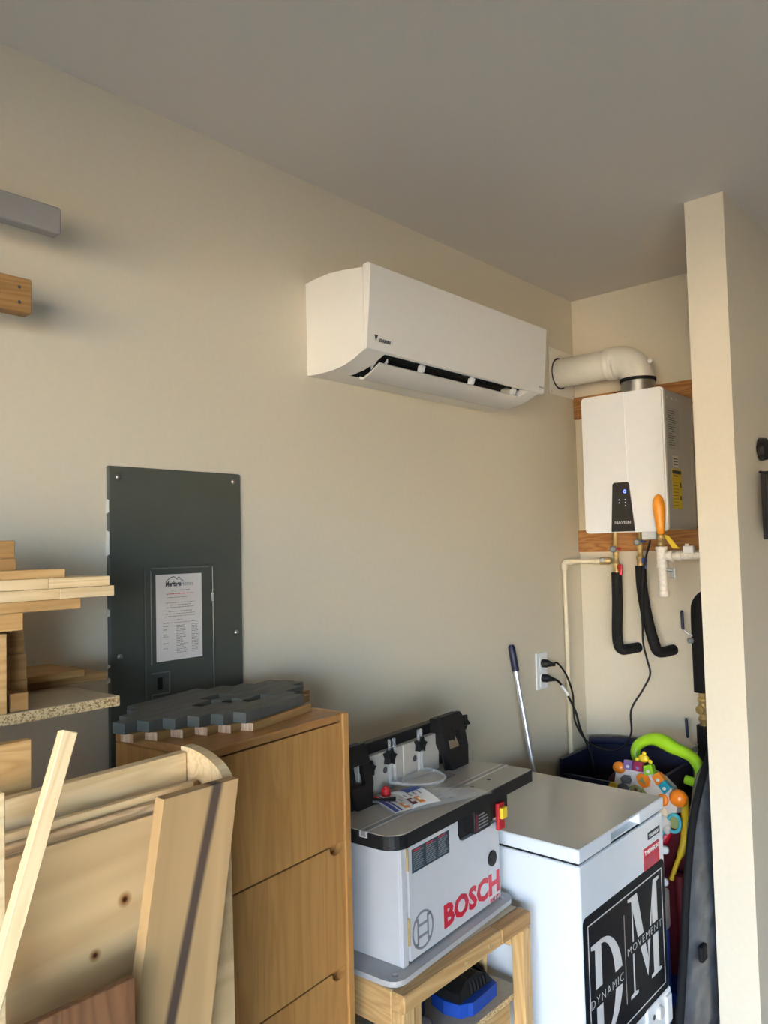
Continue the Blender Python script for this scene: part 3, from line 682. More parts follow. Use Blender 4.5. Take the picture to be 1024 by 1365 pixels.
# things on the lower shelf
t = thing('plane_case', 'blue tool tray with a ridged black top on the workbench shelf', 'tool', (-1.64, -.50, .4156))
b = MB(); ol = [(-1.725, -.47), (-1.715, -.515), (-1.695, -.525), (-1.685, -.533), (-1.655, -.533), (-1.570, -.528), (-1.552, -.49), (-1.565, -.42), (-1.71, -.42)]
b.prism([(x, y, .4238) for x, y in ol], (0, 0, .033)); obj('tray', b, BLUE, t)
b = MB(); b.prism([(-1.715, -.512, .4565), (-1.565, -.512, .4565), (-1.578, -.505, .476), (-1.62, -.50, .497), (-1.67, -.50, .490), (-1.705, -.505, .474)], (0, .085, 0)); B_ = obj('body', b, DARK, t)
for i in range(6):
    x = -1.66+i*.014; k = MB(); k.tube([(x, -.5135, .461), (x+.004, -.508, .476), (x+.006, -.496, .4895-.0014*i), (x+.006, -.435, .492-.0014*i)], .0035, 6); obj('ridge', k, RUBBER, B_)
t = thing('blue_tub', 'dark blue tub standing on the shelf beside the bench leg', 'tub', (-1.83, -.42, .4156))
b = MB(); b.lathe((-1.80, -.40, .4237), (0, 0, 1), [(0, .050), (.01, .055), (.10, .062), (.104, .066), (.112, .066)], 20); obj('shell', b, NAVY, t)
obj('tub_lid', MB().lathe((-1.80, -.40, .535), (0, 0, 1), [(0, .067), (.008, .067), (.010, .06)], 20), BLUE, t)
t = thing('glass_jar', 'small round jar with a grey metal lid in front of the tub', 'jar', (-1.86, -.52, .4156))
obj('glass', MB().lathe((-1.862, -.512, .4237), (0, 0, 1), [(0, .026), (.004, .028), (.040, .028), (.044, .025)], 18), plain('jar_glass', (.25, .27, .25), .12), t)
L_ = obj('jar_lid', MB().lathe((-1.862, -.512, .467), (0, 0, 1), [(0, .029), (.012, .029), (.014, .027)], 20), STEEL, t)
obj('lid_centre', MB().lathe((-1.862, -.512, .4808), (0, 0, 1), [(0, .022), (.0012, .021)], 18), ALU, L_)

# ------------------------------------------------------------------ router table (own frame, turned a little)
RA = math.radians(3.6)
RF = Matrix.Translation((-2.060, -.615, bz)) @ Matrix.Rotation(RA, 4, 'Z')
t = thing('router_table', 'grey cased router table with red BOSCH lettering standing on the workbench', 'router table', None, frame=RF)
def robj(name, mb, mt, parent=None): 
    return obj(name, mb, mt, parent or t, RF)
TZ = .345                                                            # table top above the base
b = MB(); b.prism([(x, y, .0005) for x, y in rrect(.045, .040, .585, .335, .035)], (0, 0, .012)); B_ = robj('base_plate', b, RBASE)
for x, y in ((.075, .068), (.55, .068), (.075, .305), (.55, .305)): obj('screw', MB().lathe((x, y, .0125), (0, 0, 1), [(0, .008), (.002, .007), (.0025, .003)], 10), STEEL, B_, RF)
cx0, cx1, cy0, cy1, cz0, cz1 = .108, .560, .070, .320, .0125, TZ-.030
b = MB(); b.box((cx0, cy0+.006, cz0), (cx0+.016, cy1, cz1), .002, 1); robj('side_panel', b, RGREY)
b = MB(); b.box((cx1-.016, cy0+.002, cz0), (cx1, cy1, cz1), .002, 1); robj('side_panel', b, RGREY)
b = MB(); b.box((cx0+.016, cy1-.014, cz0), (cx1-.016, cy1, cz1)); robj('back_panel', b, RGREY)
b = MB(); b.box((cx0, cy0-.002, cz0), (cx0+.020, cy0+.006, cz1), .001, 1); robj('corner_post', b, RGREY)
# front door with a cut-out for the switch
b = MB(); dx0, dx1, dzt = cx0+.026, cx1-.018, cz1-.002
sw0 = .345
b.prism([(x, cy0-.004, z) for x, z in [(dx0, cz0+.006), (dx1, cz0+.006), (dx1, cz1-.096), (sw0+.022, cz1-.096), (sw0+.008, cz1-.090), (sw0, cz1-.077), (sw0, dzt), (dx0, dzt)]], (0, .012, 0))
D_ = robj('door', b, RGREY)
yk = cy0-.0045
b = MB(); b.box((dx0-.007, yk-.002, cz1-.093), (dx0-.002, yk+.006, cz1-.036), .001, 1); robj('hinge', b, BRASS)
b = MB(); b.box((dx0-.007, yk-.002, cz0+.042), (dx0-.002, yk+.006, cz0+.103), .001, 1); robj('hinge', b, BRASS)
def ftext(name, s_, x, z, size, mt, par, width, **k): return text(name, s_, RF @ on_y(x, yk-.0002, z), size, mt, par, width=width, **k)
ftext('brand_lettering', 'BOSCH', .272, .040, .073, DRED, D_, .270, bold=.003)
ftext('model_lettering', 'RA1171', .492, .020, .014, DRED, D_, .046, bold=.0004)
b = MB(); lc = (.1835, .0720)
def ring(mb, cx, cz_, r0, r1, n=28):
    for i in range(n):
        a, c_ = 2*math.pi*i/n, 2*math.pi*(i+1)/n
        mb.prism([(cx+r0*math.cos(a), yk, cz_+r0*math.sin(a)), (cx+r1*math.cos(a), yk, cz_+r1*math.sin(a)), (cx+r1*math.cos(c_), yk, cz_+r1*math.sin(c_)), (cx+r0*math.cos(c_), yk, cz_+r0*math.sin(c_))], (0, -.0006, 0))
ring(b, lc[0], lc[1], .038, .0435)
for s_ in (-1, 1):
    b.box((lc[0]+s_*.020-.003, yk-.0006, lc[1]-.030), (lc[0]+s_*.020+.003, yk, lc[1]+.030))
    for q in (-1, 1): b.box((lc[0]+s_*.026-.008, yk-.0006, lc[1]+q*.027-.003), (lc[0]+s_*.026+.008, yk, lc[1]+q*.027+.003))
b.box((lc[0]-.02, yk-.0006, lc[1]+.010), (lc[0]+.02, yk, lc[1]+.016)); b.box((lc[0]-.02, yk-.0006, lc[1]-.016), (lc[0]+.02, yk, lc[1]-.010))
obj('round_emblem', b, LOGOG, D_, RF)
b = MB(); b.box((.146, yk-.0008, cz1-.104), (.303, yk, cz1-.050)); W_ = obj('warning_label', b, BLABEL, D_, RF)
b = MB()
for c_ in range(3):
    for i in range(9):
        x = .151+c_*.052; z = cz1-.060-i*.0048; b.box((x, yk-.0012, z), (x+random.uniform(.028, .042), yk-.0008, z+.0022))
obj('label_print', b, plain('label_text', (.16, .19, .20), .6), W_, RF)
b = MB()
for c_ in range(3): b.box((.151+c_*.052, yk-.0012, cz1-.0555), (.18+c_*.052, yk-.0008, cz1-.0525))
obj('label_heading', b, DRED, W_, RF)
b = MB(); b.disc((.505, yk, .132), (0, -1, 0), .020, .004, 20); robj('port_rim', b, DARK); b = MB(); b.disc((.505, yk-.0042, .132), (0, -1, 0), .0155, .0006, 20); robj('dust_port', b, CAVITY_SHADE)
b = MB(); b.box((sw0+.001, cy0+.010, cz1-.099), (cx1-.017, cy0+.05, cz1), .002, 1); robj('switch_recess', b, CAVITY_SHADE)
b = MB(); b.box((.392, cy0-.026, cz1-.085), (.472, cy0+.012, cz1+.001), .003); S_ = robj('switch_box', b, DARK)
b = MB(); b.box((.396, cy0-.0268, cz1-.078), (.405, cy0-.0261, cz1-.035)); obj('red_bar', b, MAROON, S_, RF)
b = MB()
for i in range(5): b.box((.409, cy0-.0268, cz1-.075+i*.008), (.409+random.uniform(.03, .055), cy0-.0261, cz1-.072+i*.008))
obj('label_print', b, LOGOG, S_, RF)
b = MB(); b.box((.474, cy0-.024, cz1-.072), (.566, cy0+.0, cz1+.001), .003); robj('switch_mount', b, DARK)
b = MB(); b.box((.496, cy0-.036, cz1-.104), (.528, cy0-.0245, cz1-.034), .003); K_ = robj('power_switch', b, RED)
b = MB(); b.box((.500, cy0-.045, cz1-.074), (.527, cy0-.034, cz1-.045), .003); obj('switch_toggle', b, YELLOW, K_, RF)
# table top with two slots
LX, LY = .628, .375
TOPO = [(LX-.004, 0), (LX, .004), (LX, LY-.04), (LX-.04, LY)]+[(.04+.04*math.cos(math.radians(a)), LY-.04+.04*math.sin(math.radians(a))) for a in range(90, 181, 15)]+[(.045+.045*math.cos(math.radians(a)), .045+.045*math.sin(math.radians(a))) for a in range(180, 271, 15)]
b = MB(); b.prism([(x, y, TZ-.030) for x, y in TOPO], (0, 0, .030), False); T_ = robj('table_edge', b, DARK)
b = MB(); b.prism([(x, y, TZ+.0001) for x, y in [(LX/2+(x-LX/2)*.994, LY/2+(y-LY/2)*.989) for x, y in TOPO]], (0, 0, .0012)); T_ = robj('table_top', b, RTOP)
b = MB(); b.box((-.0008, .076, TZ-.012), (LX+.0008, .098, TZ+.0018)); X_ = robj('mitre_track', b, ALU); b = MB(); b.box((-.0012, .081, TZ-.010), (LX+.0012, .093, TZ+.0022)); obj('track_slot', b, ZINC, X_, RF)
b = MB(); b.box((.17, .150, TZ+.0012), (.47, .152, TZ+.0017)); b.box((.17, .33, TZ+.0012), (.47, .332, TZ+.0017)); b.box((.17, .15, TZ+.0012), (.172, .332, TZ+.0017)); b.box((.468, .15, TZ+.0012), (.47, .332, TZ+.0017)); robj('insert_seam', b, INK)
b = MB(); b.box((.172, .152, TZ+.0012), (.468, .33, TZ+.0016)); robj('insert_plate', b, plain('insert_grey', (.30, .28, .25), .35))
b = MB()
for x, y in ((.40, .055), (.48, .052), (.30, .055)): b.disc((x, y, TZ+.0012), (0, 0, 1), .006, .0005, 12)
robj('bolt_holes', b, INK)
# fence
fy_ = .222
fz0 = TZ+.0016
Fn = robj('fence_rail', MB().box((.045, fy_+.018, fz0+.082), (.575, fy_+.045, fz0+.125), .003), DARK)
robj('fence_back', MB().box((.05, fy_+.020, fz0), (.575, fy_+.034, fz0+.085)), DARK)
for a, c_ in ((.150, .328), (.334, .50)):
    robj('fence_face', MB().box((a, fy_, fz0), (c_, fy_+.018, fz0+.098), .0015, 1), FENCEW)
robj('fence_face', MB().box((.052, fy_, fz0), (.148, fy_+.018, fz0+.098), .0015, 1), FENCEW)
for x in (.255, .385): robj('adjust_hole', MB().disc((x, fy_, fz0+.052), (0, -1, 0), .0085, .0006, 14), INK)
def bracket(x0, x1):
    b = MB(); zb, zt = fz0, fz0+.142
    def yat(z): return fy_-.045+.030*(z-zb)/(zt-zb)              # the plate leans back a little
    def plate(pts, d=.012): b.prism([(x, yat(z), z) for x, z in pts], (0, d, 0))
    w_ = x1-x0
    plate([(x0, zb+.050), (x0+.012, zb), (x1-.018, zb), (x1, zb+.050)])
    plate([(x0, zb+.0502), (x0+.022, zb+.0502), (x0+.022, zb+.096), (x0, zb+.096)]); plate([(x1-.030, zb+.0502), (x1, zb+.0502), (x1, zb+.096), (x1-.030, zb+.096)])
    plate([(x0, zb+.0962), (x1, zb+.0962), (x1, zt-.010), (x1-.008, zt), (x0+.008, zt), (x0, zt-.010)])
    for a in (x0, x1-.012): b.prism([(a, y, z) for y, z in [(yat(zb)+.0125, zb), (yat(zt)+.0125, zt-.004), (fy_+.018, zt-.010), (fy_+.017, zb+.10), (yat(zb)+.024, zb+.03), (yat(zb)+.018, zb)]], (.012, 0, 0))
    b.box((x0, yat(zt)+.0125, zt-.012), (x1, fy_+.018, zt-.005))
    B_ = robj('feather_bracket', b, DARK)
    return B_
bracket(.080, .165); bracket(.485, .600)
def star(x, y, z, nrm, r):
    b = MB(); n = Vector(nrm); F = frame((x, y, z), n.orthogonal(), n.cross(n.orthogonal()))
    pts = []
    for i in range(10):
        rr = r if i % 2 == 0 else r*.6; a = 2*math.pi*i/10; pts.append(F @ Vector((rr*math.cos(a), rr*math.sin(a), 0)))
    b.prism(pts, n*.016); robj('star_knob', b, DARK)
star(.262, fy_-.003, fz0+.085, (0, -1, 0), .022); star(.398, fy_-.003, fz0+.088, (0, -1, 0), .022); star(.177, fy_-.004, fz0+.075, (0, -1, 0), .020)
star(.618, fy_+.0, fz0+.105, (1, -.3, 0), .024); star(.535, fy_-.010, fz0+.088, (0, -1, 0), .02)
b = MB(); b.cyl((.598, fy_+.0, fz0+.105), (.622, fy_+.0, fz0+.105), .008, 8); robj('knob_bolt', b, DARK)
b = MB(); b.tube([(.14, fy_-.02, fz0+.006), (.165, fy_-.055, fz0+.006), (.185, fy_-.085, fz0+.006)], [.010, .007, .011], 8); robj('clamp_lever', b, DARK)
# clear cutter guard
b = MB()
pts = [(.335+.078*math.cos(math.radians(a)), fy_-.012+.105*math.sin(math.radians(a)), fz0+.018) for a in range(180, 361, 12)]
b.prism(pts, (0, 0, .004)); G_ = robj('cutter_guard', b, CLEAR)
b = MB()
b.tube([(p[0], p[1], p[2]+.004) for p in pts], .0035, 8); obj('guard_rim', b, CLEAR2, G_, RF)
for x in (.262, .282, .39, .402):
    k = MB(); k.box((x-.0025, fy_-.014, fz0+.02), (x+.0025, fy_-.006, fz0+.128), .001, 1); obj('guard_arm', k, CLEAR2, G_, RF)

# things lying on the router table
zt = bz+TZ+.0013+.0004
def rt(x, y, z=0): return RF @ Vector((x, y, TZ+.0018+z))
t = thing('parts_bag', 'clear plastic parts bag with a blue and white header on router table', 'bag', rt(.25, .08))
bagc = [(.103, .090), (.165, .205), (.33, .165), (.405, .125), (.385, -.022)]
nu, nv = 14, 8
b = MB(); grid = []
A_, B2, C2, D2 = Vector((.108, .085, 0)), Vector((.168, .208, 0)), Vector((.405, .128, 0)), Vector((.380, -.018, 0))
for i in range(nu+1):
    row = []
    for j in range(nv+1):
        u, v = i/nu, j/nv; p = A_.lerp(D2, u).lerp(B2.lerp(C2, u), v)
        hgt = .004+.016*(math.sin(math.pi*u)*math.sin(math.pi*v))**.6*(1 if .2 < u else .4)+.003*math.sin(9*u+5*v)*math.sin(math.pi*u)*math.sin(math.pi*v)
        row.append(b.bm.verts.new(rt(p.x, p.y, max(.003, hgt))))
    grid.append(row)
low = [[b.bm.verts.new(v.co-Vector((0, 0, 0))+Vector((0, 0, 0))) for v in r_] for r_ in grid]
for i in range(nu+1):
    for j in range(nv+1):
        u, v = i/nu, j/nv; p = A_.lerp(D2, u).lerp(B2.lerp(C2, u), v); low[i][j].co = rt(p.x, p.y, .0012)
for i in range(nu):
    for j in range(nv):
        f = b.bm.faces.new((grid[i][j], grid[i+1][j], grid[i+1][j+1], grid[i][j+1])); f.smooth = True
        f = b.bm.faces.new((low[i][j], low[i][j+1], low[i+1][j+1], low[i+1][j])); f.smooth = True
obj('plastic_film', b, BAGP, t)
def bagp(u, v, z): 
    p = A_.lerp(D2, u).lerp(B2.lerp(C2, u), v); hgt = .0055+.016*(math.sin(math.pi*min(1, u+.001))*math.sin(math.pi*max(.001, min(.999, v))))**.6*(1 if .2 < u else .4)+.003*math.sin(9*u+5*v)*math.sin(math.pi*u)*math.sin(math.pi*v)
    return rt(p.x, p.y, max(.005, hgt)+z)
def bagpatch(name, u0, u1, v0, v1, z, mt):
    b = MB(); n_ = 10; g = [[b.bm.verts.new(bagp(u0+(u1-u0)*i/n_, v0+(v1-v0)*j/n_, z)) for j in range(n_+1)] for i in range(n_+1)]
    for i in range(n_):
        for j in range(n_): b.bm.faces.new((g[i][j], g[i+1][j], g[i+1][j+1], g[i][j+1])).smooth = True
    return obj(name, b, mt, t)
bagpatch('header_card', .02, .47, .04, .96, .0, HWHITE)
bagpatch('blue_band', .03, .07, .06, .94, .0012, BLUE); bagpatch('blue_band', .085, .105, .06, .94, .0012, BLUE)
bagpatch('blue_block', .30, .46, .56, .95, .0012, BLUE)
for k_ in range(3): bagpatch('printed_letter', .135+k_*.075, .19+k_*.075, .10, .34, .0012, (ORANGE, MAROON, ORANGE)[k_]); bagpatch('letter_gap', .155+k_*.075, .19+k_*.075, .18, .27, .0018, HWHITE)
for i in range(6): bagpatch('printed_line', .14+i*.05, .155+i*.05, .40, .54, .0012, INKG)
bagpatch('metal_piece', .54, .68, .12, .30, -.0045, ZINC); bagpatch('metal_piece', .72, .90, .15, .34, -.0045, INKG); bagpatch('metal_piece', .55, .80, .42, .50, -.0045, ZINC)
t = thing('red_stopper', 'larger red plastic stopper standing by the clear cutter guard', 'stopper', rt(.215, .165))
obj('stopper_body', MB().lathe(rt(.205, .182), (0, 0, 1), [(0, .0155), (.003, .0155), (.004, .012), (.022, .011), (.025, .009)], 16), RED, t); obj('stopper_tip', MB().lathe(rt(.205, .182, .025), (0, 0, 1), [(0, .008), (.005, .006)], 12), RED, t)
t = thing('red_stopper', 'smaller red plastic stopper lying at the corner of the parts bag', 'stopper', rt(.158, .165))
obj('stopper_body', MB().lathe(rt(.168, .184), (0, 0, 1), [(0, .0085), (.012, .008), (.014, .006)], 14), RED, t)

# ------------------------------------------------------------------ oak cabinet
t = thing('oak_cabinet', 'oak veneer cabinet with three flush fronts beside the router table', 'cabinet', (-2.30, -.42, 0))
CF = frame((-2.492, -.556, 0), (1, .085, 0), (-.085, 1, 0))
cw, cd, ch = .392, .272, 1.25
def cobj(name, lo, hi, mt, bev=.002):
    c_ = [(a+b_)/2 for a, b_ in zip(lo, hi)]; F = CF @ Matrix.Translation(c_)
    return obj(name, MB().box([a-q for a, q in zip(lo, c_)], [a-q for a, q in zip(hi, c_)], bev, 1), mt, t, F)
cobj('side_panel', (0, 0, 0), (.016, cd, ch-.0165), OAK); cobj('side_panel', (cw-.020, -.004, 0), (cw, cd, ch), OAK)
cobj('top_panel', (0, 0, ch-.016), (cw-.0205, cd, ch), OAKX); cobj('back_panel', (.016, cd-.01, .02), (cw-.02, cd-.002, ch-.017), OAKX); cobj('plinth', (.016, .02, 0), (cw-.02, .035, .06), OAKX)
zs = [.02, .33, .722, .978, 1.231]
for i in range(4):                                                 # each front has a half-round finger pull cut in its top edge at the right
    z0, z1 = zs[i]+.0035, zs[i+1]; x0, x1 = .018, cw-.0215; ctr = x1-.024
    ol = [(x0, z0), (x1, z0), (x1, z1)]
    if i < 3: ol += [(ctr+.022*math.cos(math.radians(a)), z1-.020*math.sin(math.radians(a))) for a in range(0, 181, 15)]
    ol += [(x0, z1)]
    F = CF @ Matrix.Translation((0, .001, 0)); mb = MB(); mb.prism([(x, 0, z) for x, z in ol], (0, .016, 0)); D_ = obj('front', mb, OAK, t, F)
cobj('inner_face', (.017, .019, .07), (cw-.0205, .024, ch-.018), OAKX)

# ------------------------------------------------------------------ stacked cut-out panels on the cabinet
PO = Vector((-2.358, -.499, 0)); ang = math.atan2(.243, .97)
rows = [((0, .209),), ((-.030, .228),), ((-.062, .095), (.175, .300)), ((-.095, .075), (.115, .350)), ((-.130, .020), (.085, .355)), ((-.160, .085), (.150, .345)), ((-.113, .280),), ((-.062, .240),), ((-.03, .185),)]
def cutout(name, label, z0, th, mt, dx, dy):
    F0 = Matrix.Translation((PO.x+dx, PO.y+dy, z0)) @ Matrix.Rotation(ang, 4, 'Z')
    t = thing(name, label, 'panel', None, 'stepped wood panels on the cabinet', frame=F0)
    pw = .0315
    for k, segs in enumerate(rows):
        for a, b_ in segs:
            F = F0 @ Matrix.Translation(((a+b_)/2, (k+.5)*pw, th/2)); l = (b_-a)/2
            mb = MB(); mb.box((-l, -pw/2+.0002, -th/2), (l, pw/2-.0002, th/2-random.uniform(0, .0004)), .0006, 1)
            if mt is not GPAINT:
                mb.bm.faces.ensure_lookup_table()
                for f in mb.bm.faces:
                    if abs(f.normal.x) > .9: f.material_index = 1
                obj('plank', mb, [mt, ENDG], t, F)
            else: obj('plank', mb, mt, t, F)
    return t
cutout('stepped_panel', 'bare wood stepped panel lying under the grey one on the cabinet', 1.2502, .0165, PINED, .012, -.006)
cutout('stepped_panel', 'grey stained stepped wood panel with cross cutouts atop the oak cabinet', 1.2669, .021, GPAINT, 0, .002)

# ------------------------------------------------------------------ leaning timber, front left
def board(name, label, cat, F, lo, hi, mt, bev=.001, group=None, ends=None):
    """one plank; local x runs along the grain, local y across, local z through"""
    mb = MB(); mb.box(lo, hi, bev, 1)
    o = obj(name, mb, mt, None, F); tag(o, label, cat, group); return o
def leaner(foot, top, across): return frame(foot, Vector(top)-Vector(foot), across)
GL = 'timber leaning below the wall shelf'
# large birch plywood: local x = along its horizontal edge, y up
PF = frame((-2.577, -.742, 0), (1, 0, 0), (0, .012, 1))
t = thing('plywood_sheet', 'large pale plywood sheet with dark knots at the front of stack', 'plywood', None, GL, frame=PF)
PLYF = PF @ Matrix.Translation((0, 1.2335, 0))
obj('face_veneer', MB().box((-1.75, -1.2335, 0), (0, 0, .0035), .0006, 1), PLY, t, PLYF)
obj('core_plies', MB().box((-1.75, -1.2335, -.0085), (0, 0, -.0001), .0006, 1), PLYE, t, PLYF)
obj('back_veneer', MB().box((-1.75, -1.2335, -.012), (0, 0, -.0086), .0006, 1), PINEL, t, PLYF)
for i, (y, zt, xr, lab, mt) in enumerate(((-.722, 1.243, -2.60, 'rough edged plywood sheet directly behind the knotty front sheet', PLYE), (-.706, 1.252, -2.62, 'second plywood sheet behind the knotty front sheet', PINEL), (-.690, 1.247, -2.60, 'rearmost plywood sheet leaning against the board with rounded end', PLYE))):
    F = frame((xr, y, 0), (1, 0, 0), (0, .012, 1))
    board('plywood_sheet', lab, 'plywood', F, (-1.6, 0, -.011+.006), (0, zt, .006), mt, group=GL)
# shelf board with a rounded end piece behind the sheets
t = thing('shelf_unit', 'wooden shelf piece with a rounded end leaning behind the plywood sheets', 'shelf piece', (-2.75, -.64, 0), GL)
F = frame((-2.602, -.652, 1.286), (-1, .0, -.015), (0, 0, -1))
obj('long_board', MB().box((0, 0, -.019), (1.5, .115, 0), .001, 1), PINEL, t, F)
F = frame((-2.602, -.633, 0), (-1, 0, 0), (0, 0, 1)); 
obj('lower_board', MB().box((.0, 0, -.017), (1.5, 1.165, 0), .001, 1), PINED, t, F)
e = [(-2.602, -.633, 0), (-2.602, -.633, 1.2925)]+[(-2.602, -.640-.118*math.sin(math.radians(a)), 1.2935-.05*(1-math.cos(math.radians(a)))) for a in range(0, 91, 9)]+[(-2.602, -.762, 1.19), (-2.602, -.762, 0)]
# only the upper part is wide; it narrows below where the sheets stand in front
e = [(-2.5995, -.634, 0), (-2.5995, -.634, 1.2925)]+[(-2.5995, -.640-.106*math.sin(math.radians(a)), 1.2935-.045*(1-math.cos(math.radians(a)))) for a in range(0, 91, 9)]+[(-2.5995, -.746, 1.2385), (-2.5995, -.681, 1.2375), (-2.5995, -.681, 0)]
mb = MB(); mb.prism(e, (.018, 0, 0)); obj('rounded_end', mb, PINEL, t)
# poplar board with a dark streak
bt = Vector((-2.729, -.785, 1.2687)); br = Vector((-2.603, -.785, 1.268)); bb = Vector((-2.7796, -.789, .9885))
dirn = (bt-bb).normalized(); foot = bt-dirn*(bt.z/dirn.z); F = frame(foot, dirn, (1, 0, 0)); Fi = F.inverted()
tl, tr = Fi @ bt, Fi @ br
mb = MB(); mb.prism([(.06, 0, 0), (tl.x, 0, 0), (tr.x, tr.y, 0), (.02, tr.y, 0)], (0, 0, .021))
o = obj('poplar_board', mb, POPLAR, None, F); tag(o, 'wide poplar board with a dark heartwood streak leaning in front', 'board', GL)
# walnut panel
board('walnut_panel', 'dark brown walnut panel standing low before the knotty plywood', 'panel', frame((-2.802, -.838, 0), (1, 0, 0), (0, .008, 1)), (-.45, 0, -.012), (0, 1.080, 0), WALNUT, group=GL)
# stick
dt = Vector((-2.918, -.87, 1.408)); db = Vector((-3.008, -.905, 1.19)); dirn = (dt-db).normalized(); foot = dt-dirn*(dt.z/dirn.z)
F = leaner(foot, dt, (1, -.12, 0)); Ls = (dt-foot).length
board('wood_stick', 'thin square pale stick leaning in front of the plywood at far left', 'stick', F, (.02, 0, -.018), (Ls, .0165, 0), PINEL, group=GL)
# short boards at the left edge
F = frame((-2.804, -.560, 1.334), (-1, 0, 0), (0, 0, -1))
board('pine_plank', 'wide pine plank standing upright behind stick under the wall shelf', 'plank', frame((-2.815, -.580, 0), (-1, 0, 0), (0, .0, 1)), (0, 0, -.0), (1.2, 1.338, .018), PINE, group=GL)
board('pine_strip', 'narrow pale strip at the left edge in front of shelf piece', 'strip', frame((-2.947, -.816, 0), (-1, 0, 0), (0, .01, 1)), (0, 0, 0), (.05, 1.335, .012), PINEL, group=GL)

# ------------------------------------------------------------------ wall shelf and the timber stored on it
t = thing('wall_shelf', 'particleboard wall shelf carrying short timber left of the breaker panel', 'shelf', (-2.9, 0, 1.327))
SZ = 1.3445
b = MB(); b.box((-3.9, -.399, SZ-.018), (-2.573, -.0, SZ)); obj('shelf_board', b, CHIPTOP, t)
b = MB(); b.box((-3.9, -.401, SZ-.018), (-2.573, -.399, SZ-.0006)); obj('front_edge', b, CHIP, t)
b = MB(); b.box((-2.573, -.401, SZ-.018), (-2.5715, -.0, SZ-.0006)); obj('end_edge', b, CHIP, t)
for x in (-3.75, -3.25): obj('bracket', MB().box((x, -.35, SZ-.04), (x+.03, 0, SZ-.0182), .002, 1).box((x, -.03, SZ-.32), (x+.03, 0, SZ-.0182), .002, 1), DARK, t)
GS = 'timber stored on the wall shelf'
def stored(name, label, xr, y0, y1, z0, z1, mt, length=.9, yawd=0, cat='board'):
    F = frame((xr, y0, z0), (math.cos(yawd), math.sin(yawd), 0), (-math.sin(yawd), math.cos(yawd), 0))
    return board(name, label, cat, F, (-length, 0, 0), (0, y1-y0, z1-z0), mt, group=GS)
e_ = .0003
stored('long_board', 'long brown board lying flat at the back of the wall shelf', -2.486, -.205, -.06, SZ+e_, SZ+.016, PINED, 1.4)
stored('long_board', 'shorter brown board on top of the rear flat board', -2.546, -.225, -.075, SZ+.0163, SZ+.030, PINED, 1.4)
stored('wood_block', 'small square block on the shelf near the front edge', -2.734, -.392, -.35, SZ+e_, 1.375, PINED, .03, cat='block')
stored('wood_block', 'thick upright offcut at the left edge standing on the shelf', -2.772, -.398, -.345, SZ+e_, 1.476, PINE, .3, cat='block')
stored('wood_block', 'lowest wide brown block of the column under the long boards', -2.712, -.340, -.235, SZ+e_, 1.388, PINED, 1.3, cat='block')
stored('wood_block', 'second brown block from the bottom of the column', -2.714, -.341, -.23, 1.3883, 1.434, PINED, 1.3, cat='block')
stored('wood_block', 'third brown block of the column below the pale block', -2.717, -.339, -.23, 1.4343, 1.4795, PINED, 1.3, cat='block')
stored('wood_block', 'pale block topping the column beneath the long tan board', -2.746, -.40, -.235, 1.4798, 1.5095, PINE, 1.3, cat='block')
stored('long_board', 'tan board under the two long finger-jointed boards', -2.652, -.415, -.25, 1.5098, 1.5285, PINE, 1.4)
def jointed(label, xr, y0, z0, z1, cuts):
    t = thing('jointed_board', label, 'board', (xr, y0, z0), GS)
    a = -4.1
    for c_ in sorted(cuts)+[xr]:
        F = frame((c_, y0, z0), (1, 0, 0), (0, 1, 0)); obj('finger_piece', MB().box((a-c_+.0004, 0, 0), (0, .13, z1-z0), .0006, 1), PINEL, t, F); a = c_
jointed('lower long pale finger-jointed board jutting toward the breaker panel', -2.594, -.425, 1.5288, 1.5468, [-2.695, -2.83])
jointed('upper long pale finger-jointed board jutting toward the breaker panel', -2.600, -.420, 1.5471, 1.5645, [-2.712])
stored('long_board', 'shorter striped pine board on top of the finger-jointed boards', -2.683, -.42, -.31, 1.5648, 1.580, PINE, 1.4)
stored('wood_block', 'dark brown offcut lying on top of the striped pine board', -2.766, -.42, -.30, 1.5803, 1.600, PINED, 1.2, cat='block')
stored('wood_block', 'topmost brown offcut of the pile on the wall shelf', -2.770, -.425, -.30, 1.6003, 1.629, PINED, 1.2, 0, cat='block')

# beams high on the wall
t = thing('grey_beam', 'grey painted board mounted high on the wall near the ceiling', 'board', (-2.9, 0, 2.28))
b = MB(); b.box((-3.9, -.150, 2.281), (-2.551, -.118, 2.338), .003, 1); obj('beam', b, GREYBM, t)
for x in (-3.8, -3.1): obj('spacer', MB().box((x, -.1178, 2.29), (x+.05, 0, 2.33), .002, 1), GREYBM, t)
t = thing('rack_board', 'short brown pine board with two screws on the wall below grey board', 'board', (-2.9, 0, 2.1))
b = MB(); b.box((-.65, -.036, -.016), (.65, .036, .016), .002, 1); obj('plank', b, PINED, t, frame((-3.2645, -.134, 2.1325), (1, 0, 0), (0, 0, 1)))
for z in (2.1165, 2.1475): obj('screw', MB().lathe((-2.640, -.150, z), (0, -1, 0), [(0, .0035), (.0006, .0035), (.0008, .002)], 8), INK, t)
for x in (-3.8, -3.1): obj('spacer', MB().box((x, -.1178, 2.115), (x+.05, 0, 2.15), .002, 1), PINED, t)

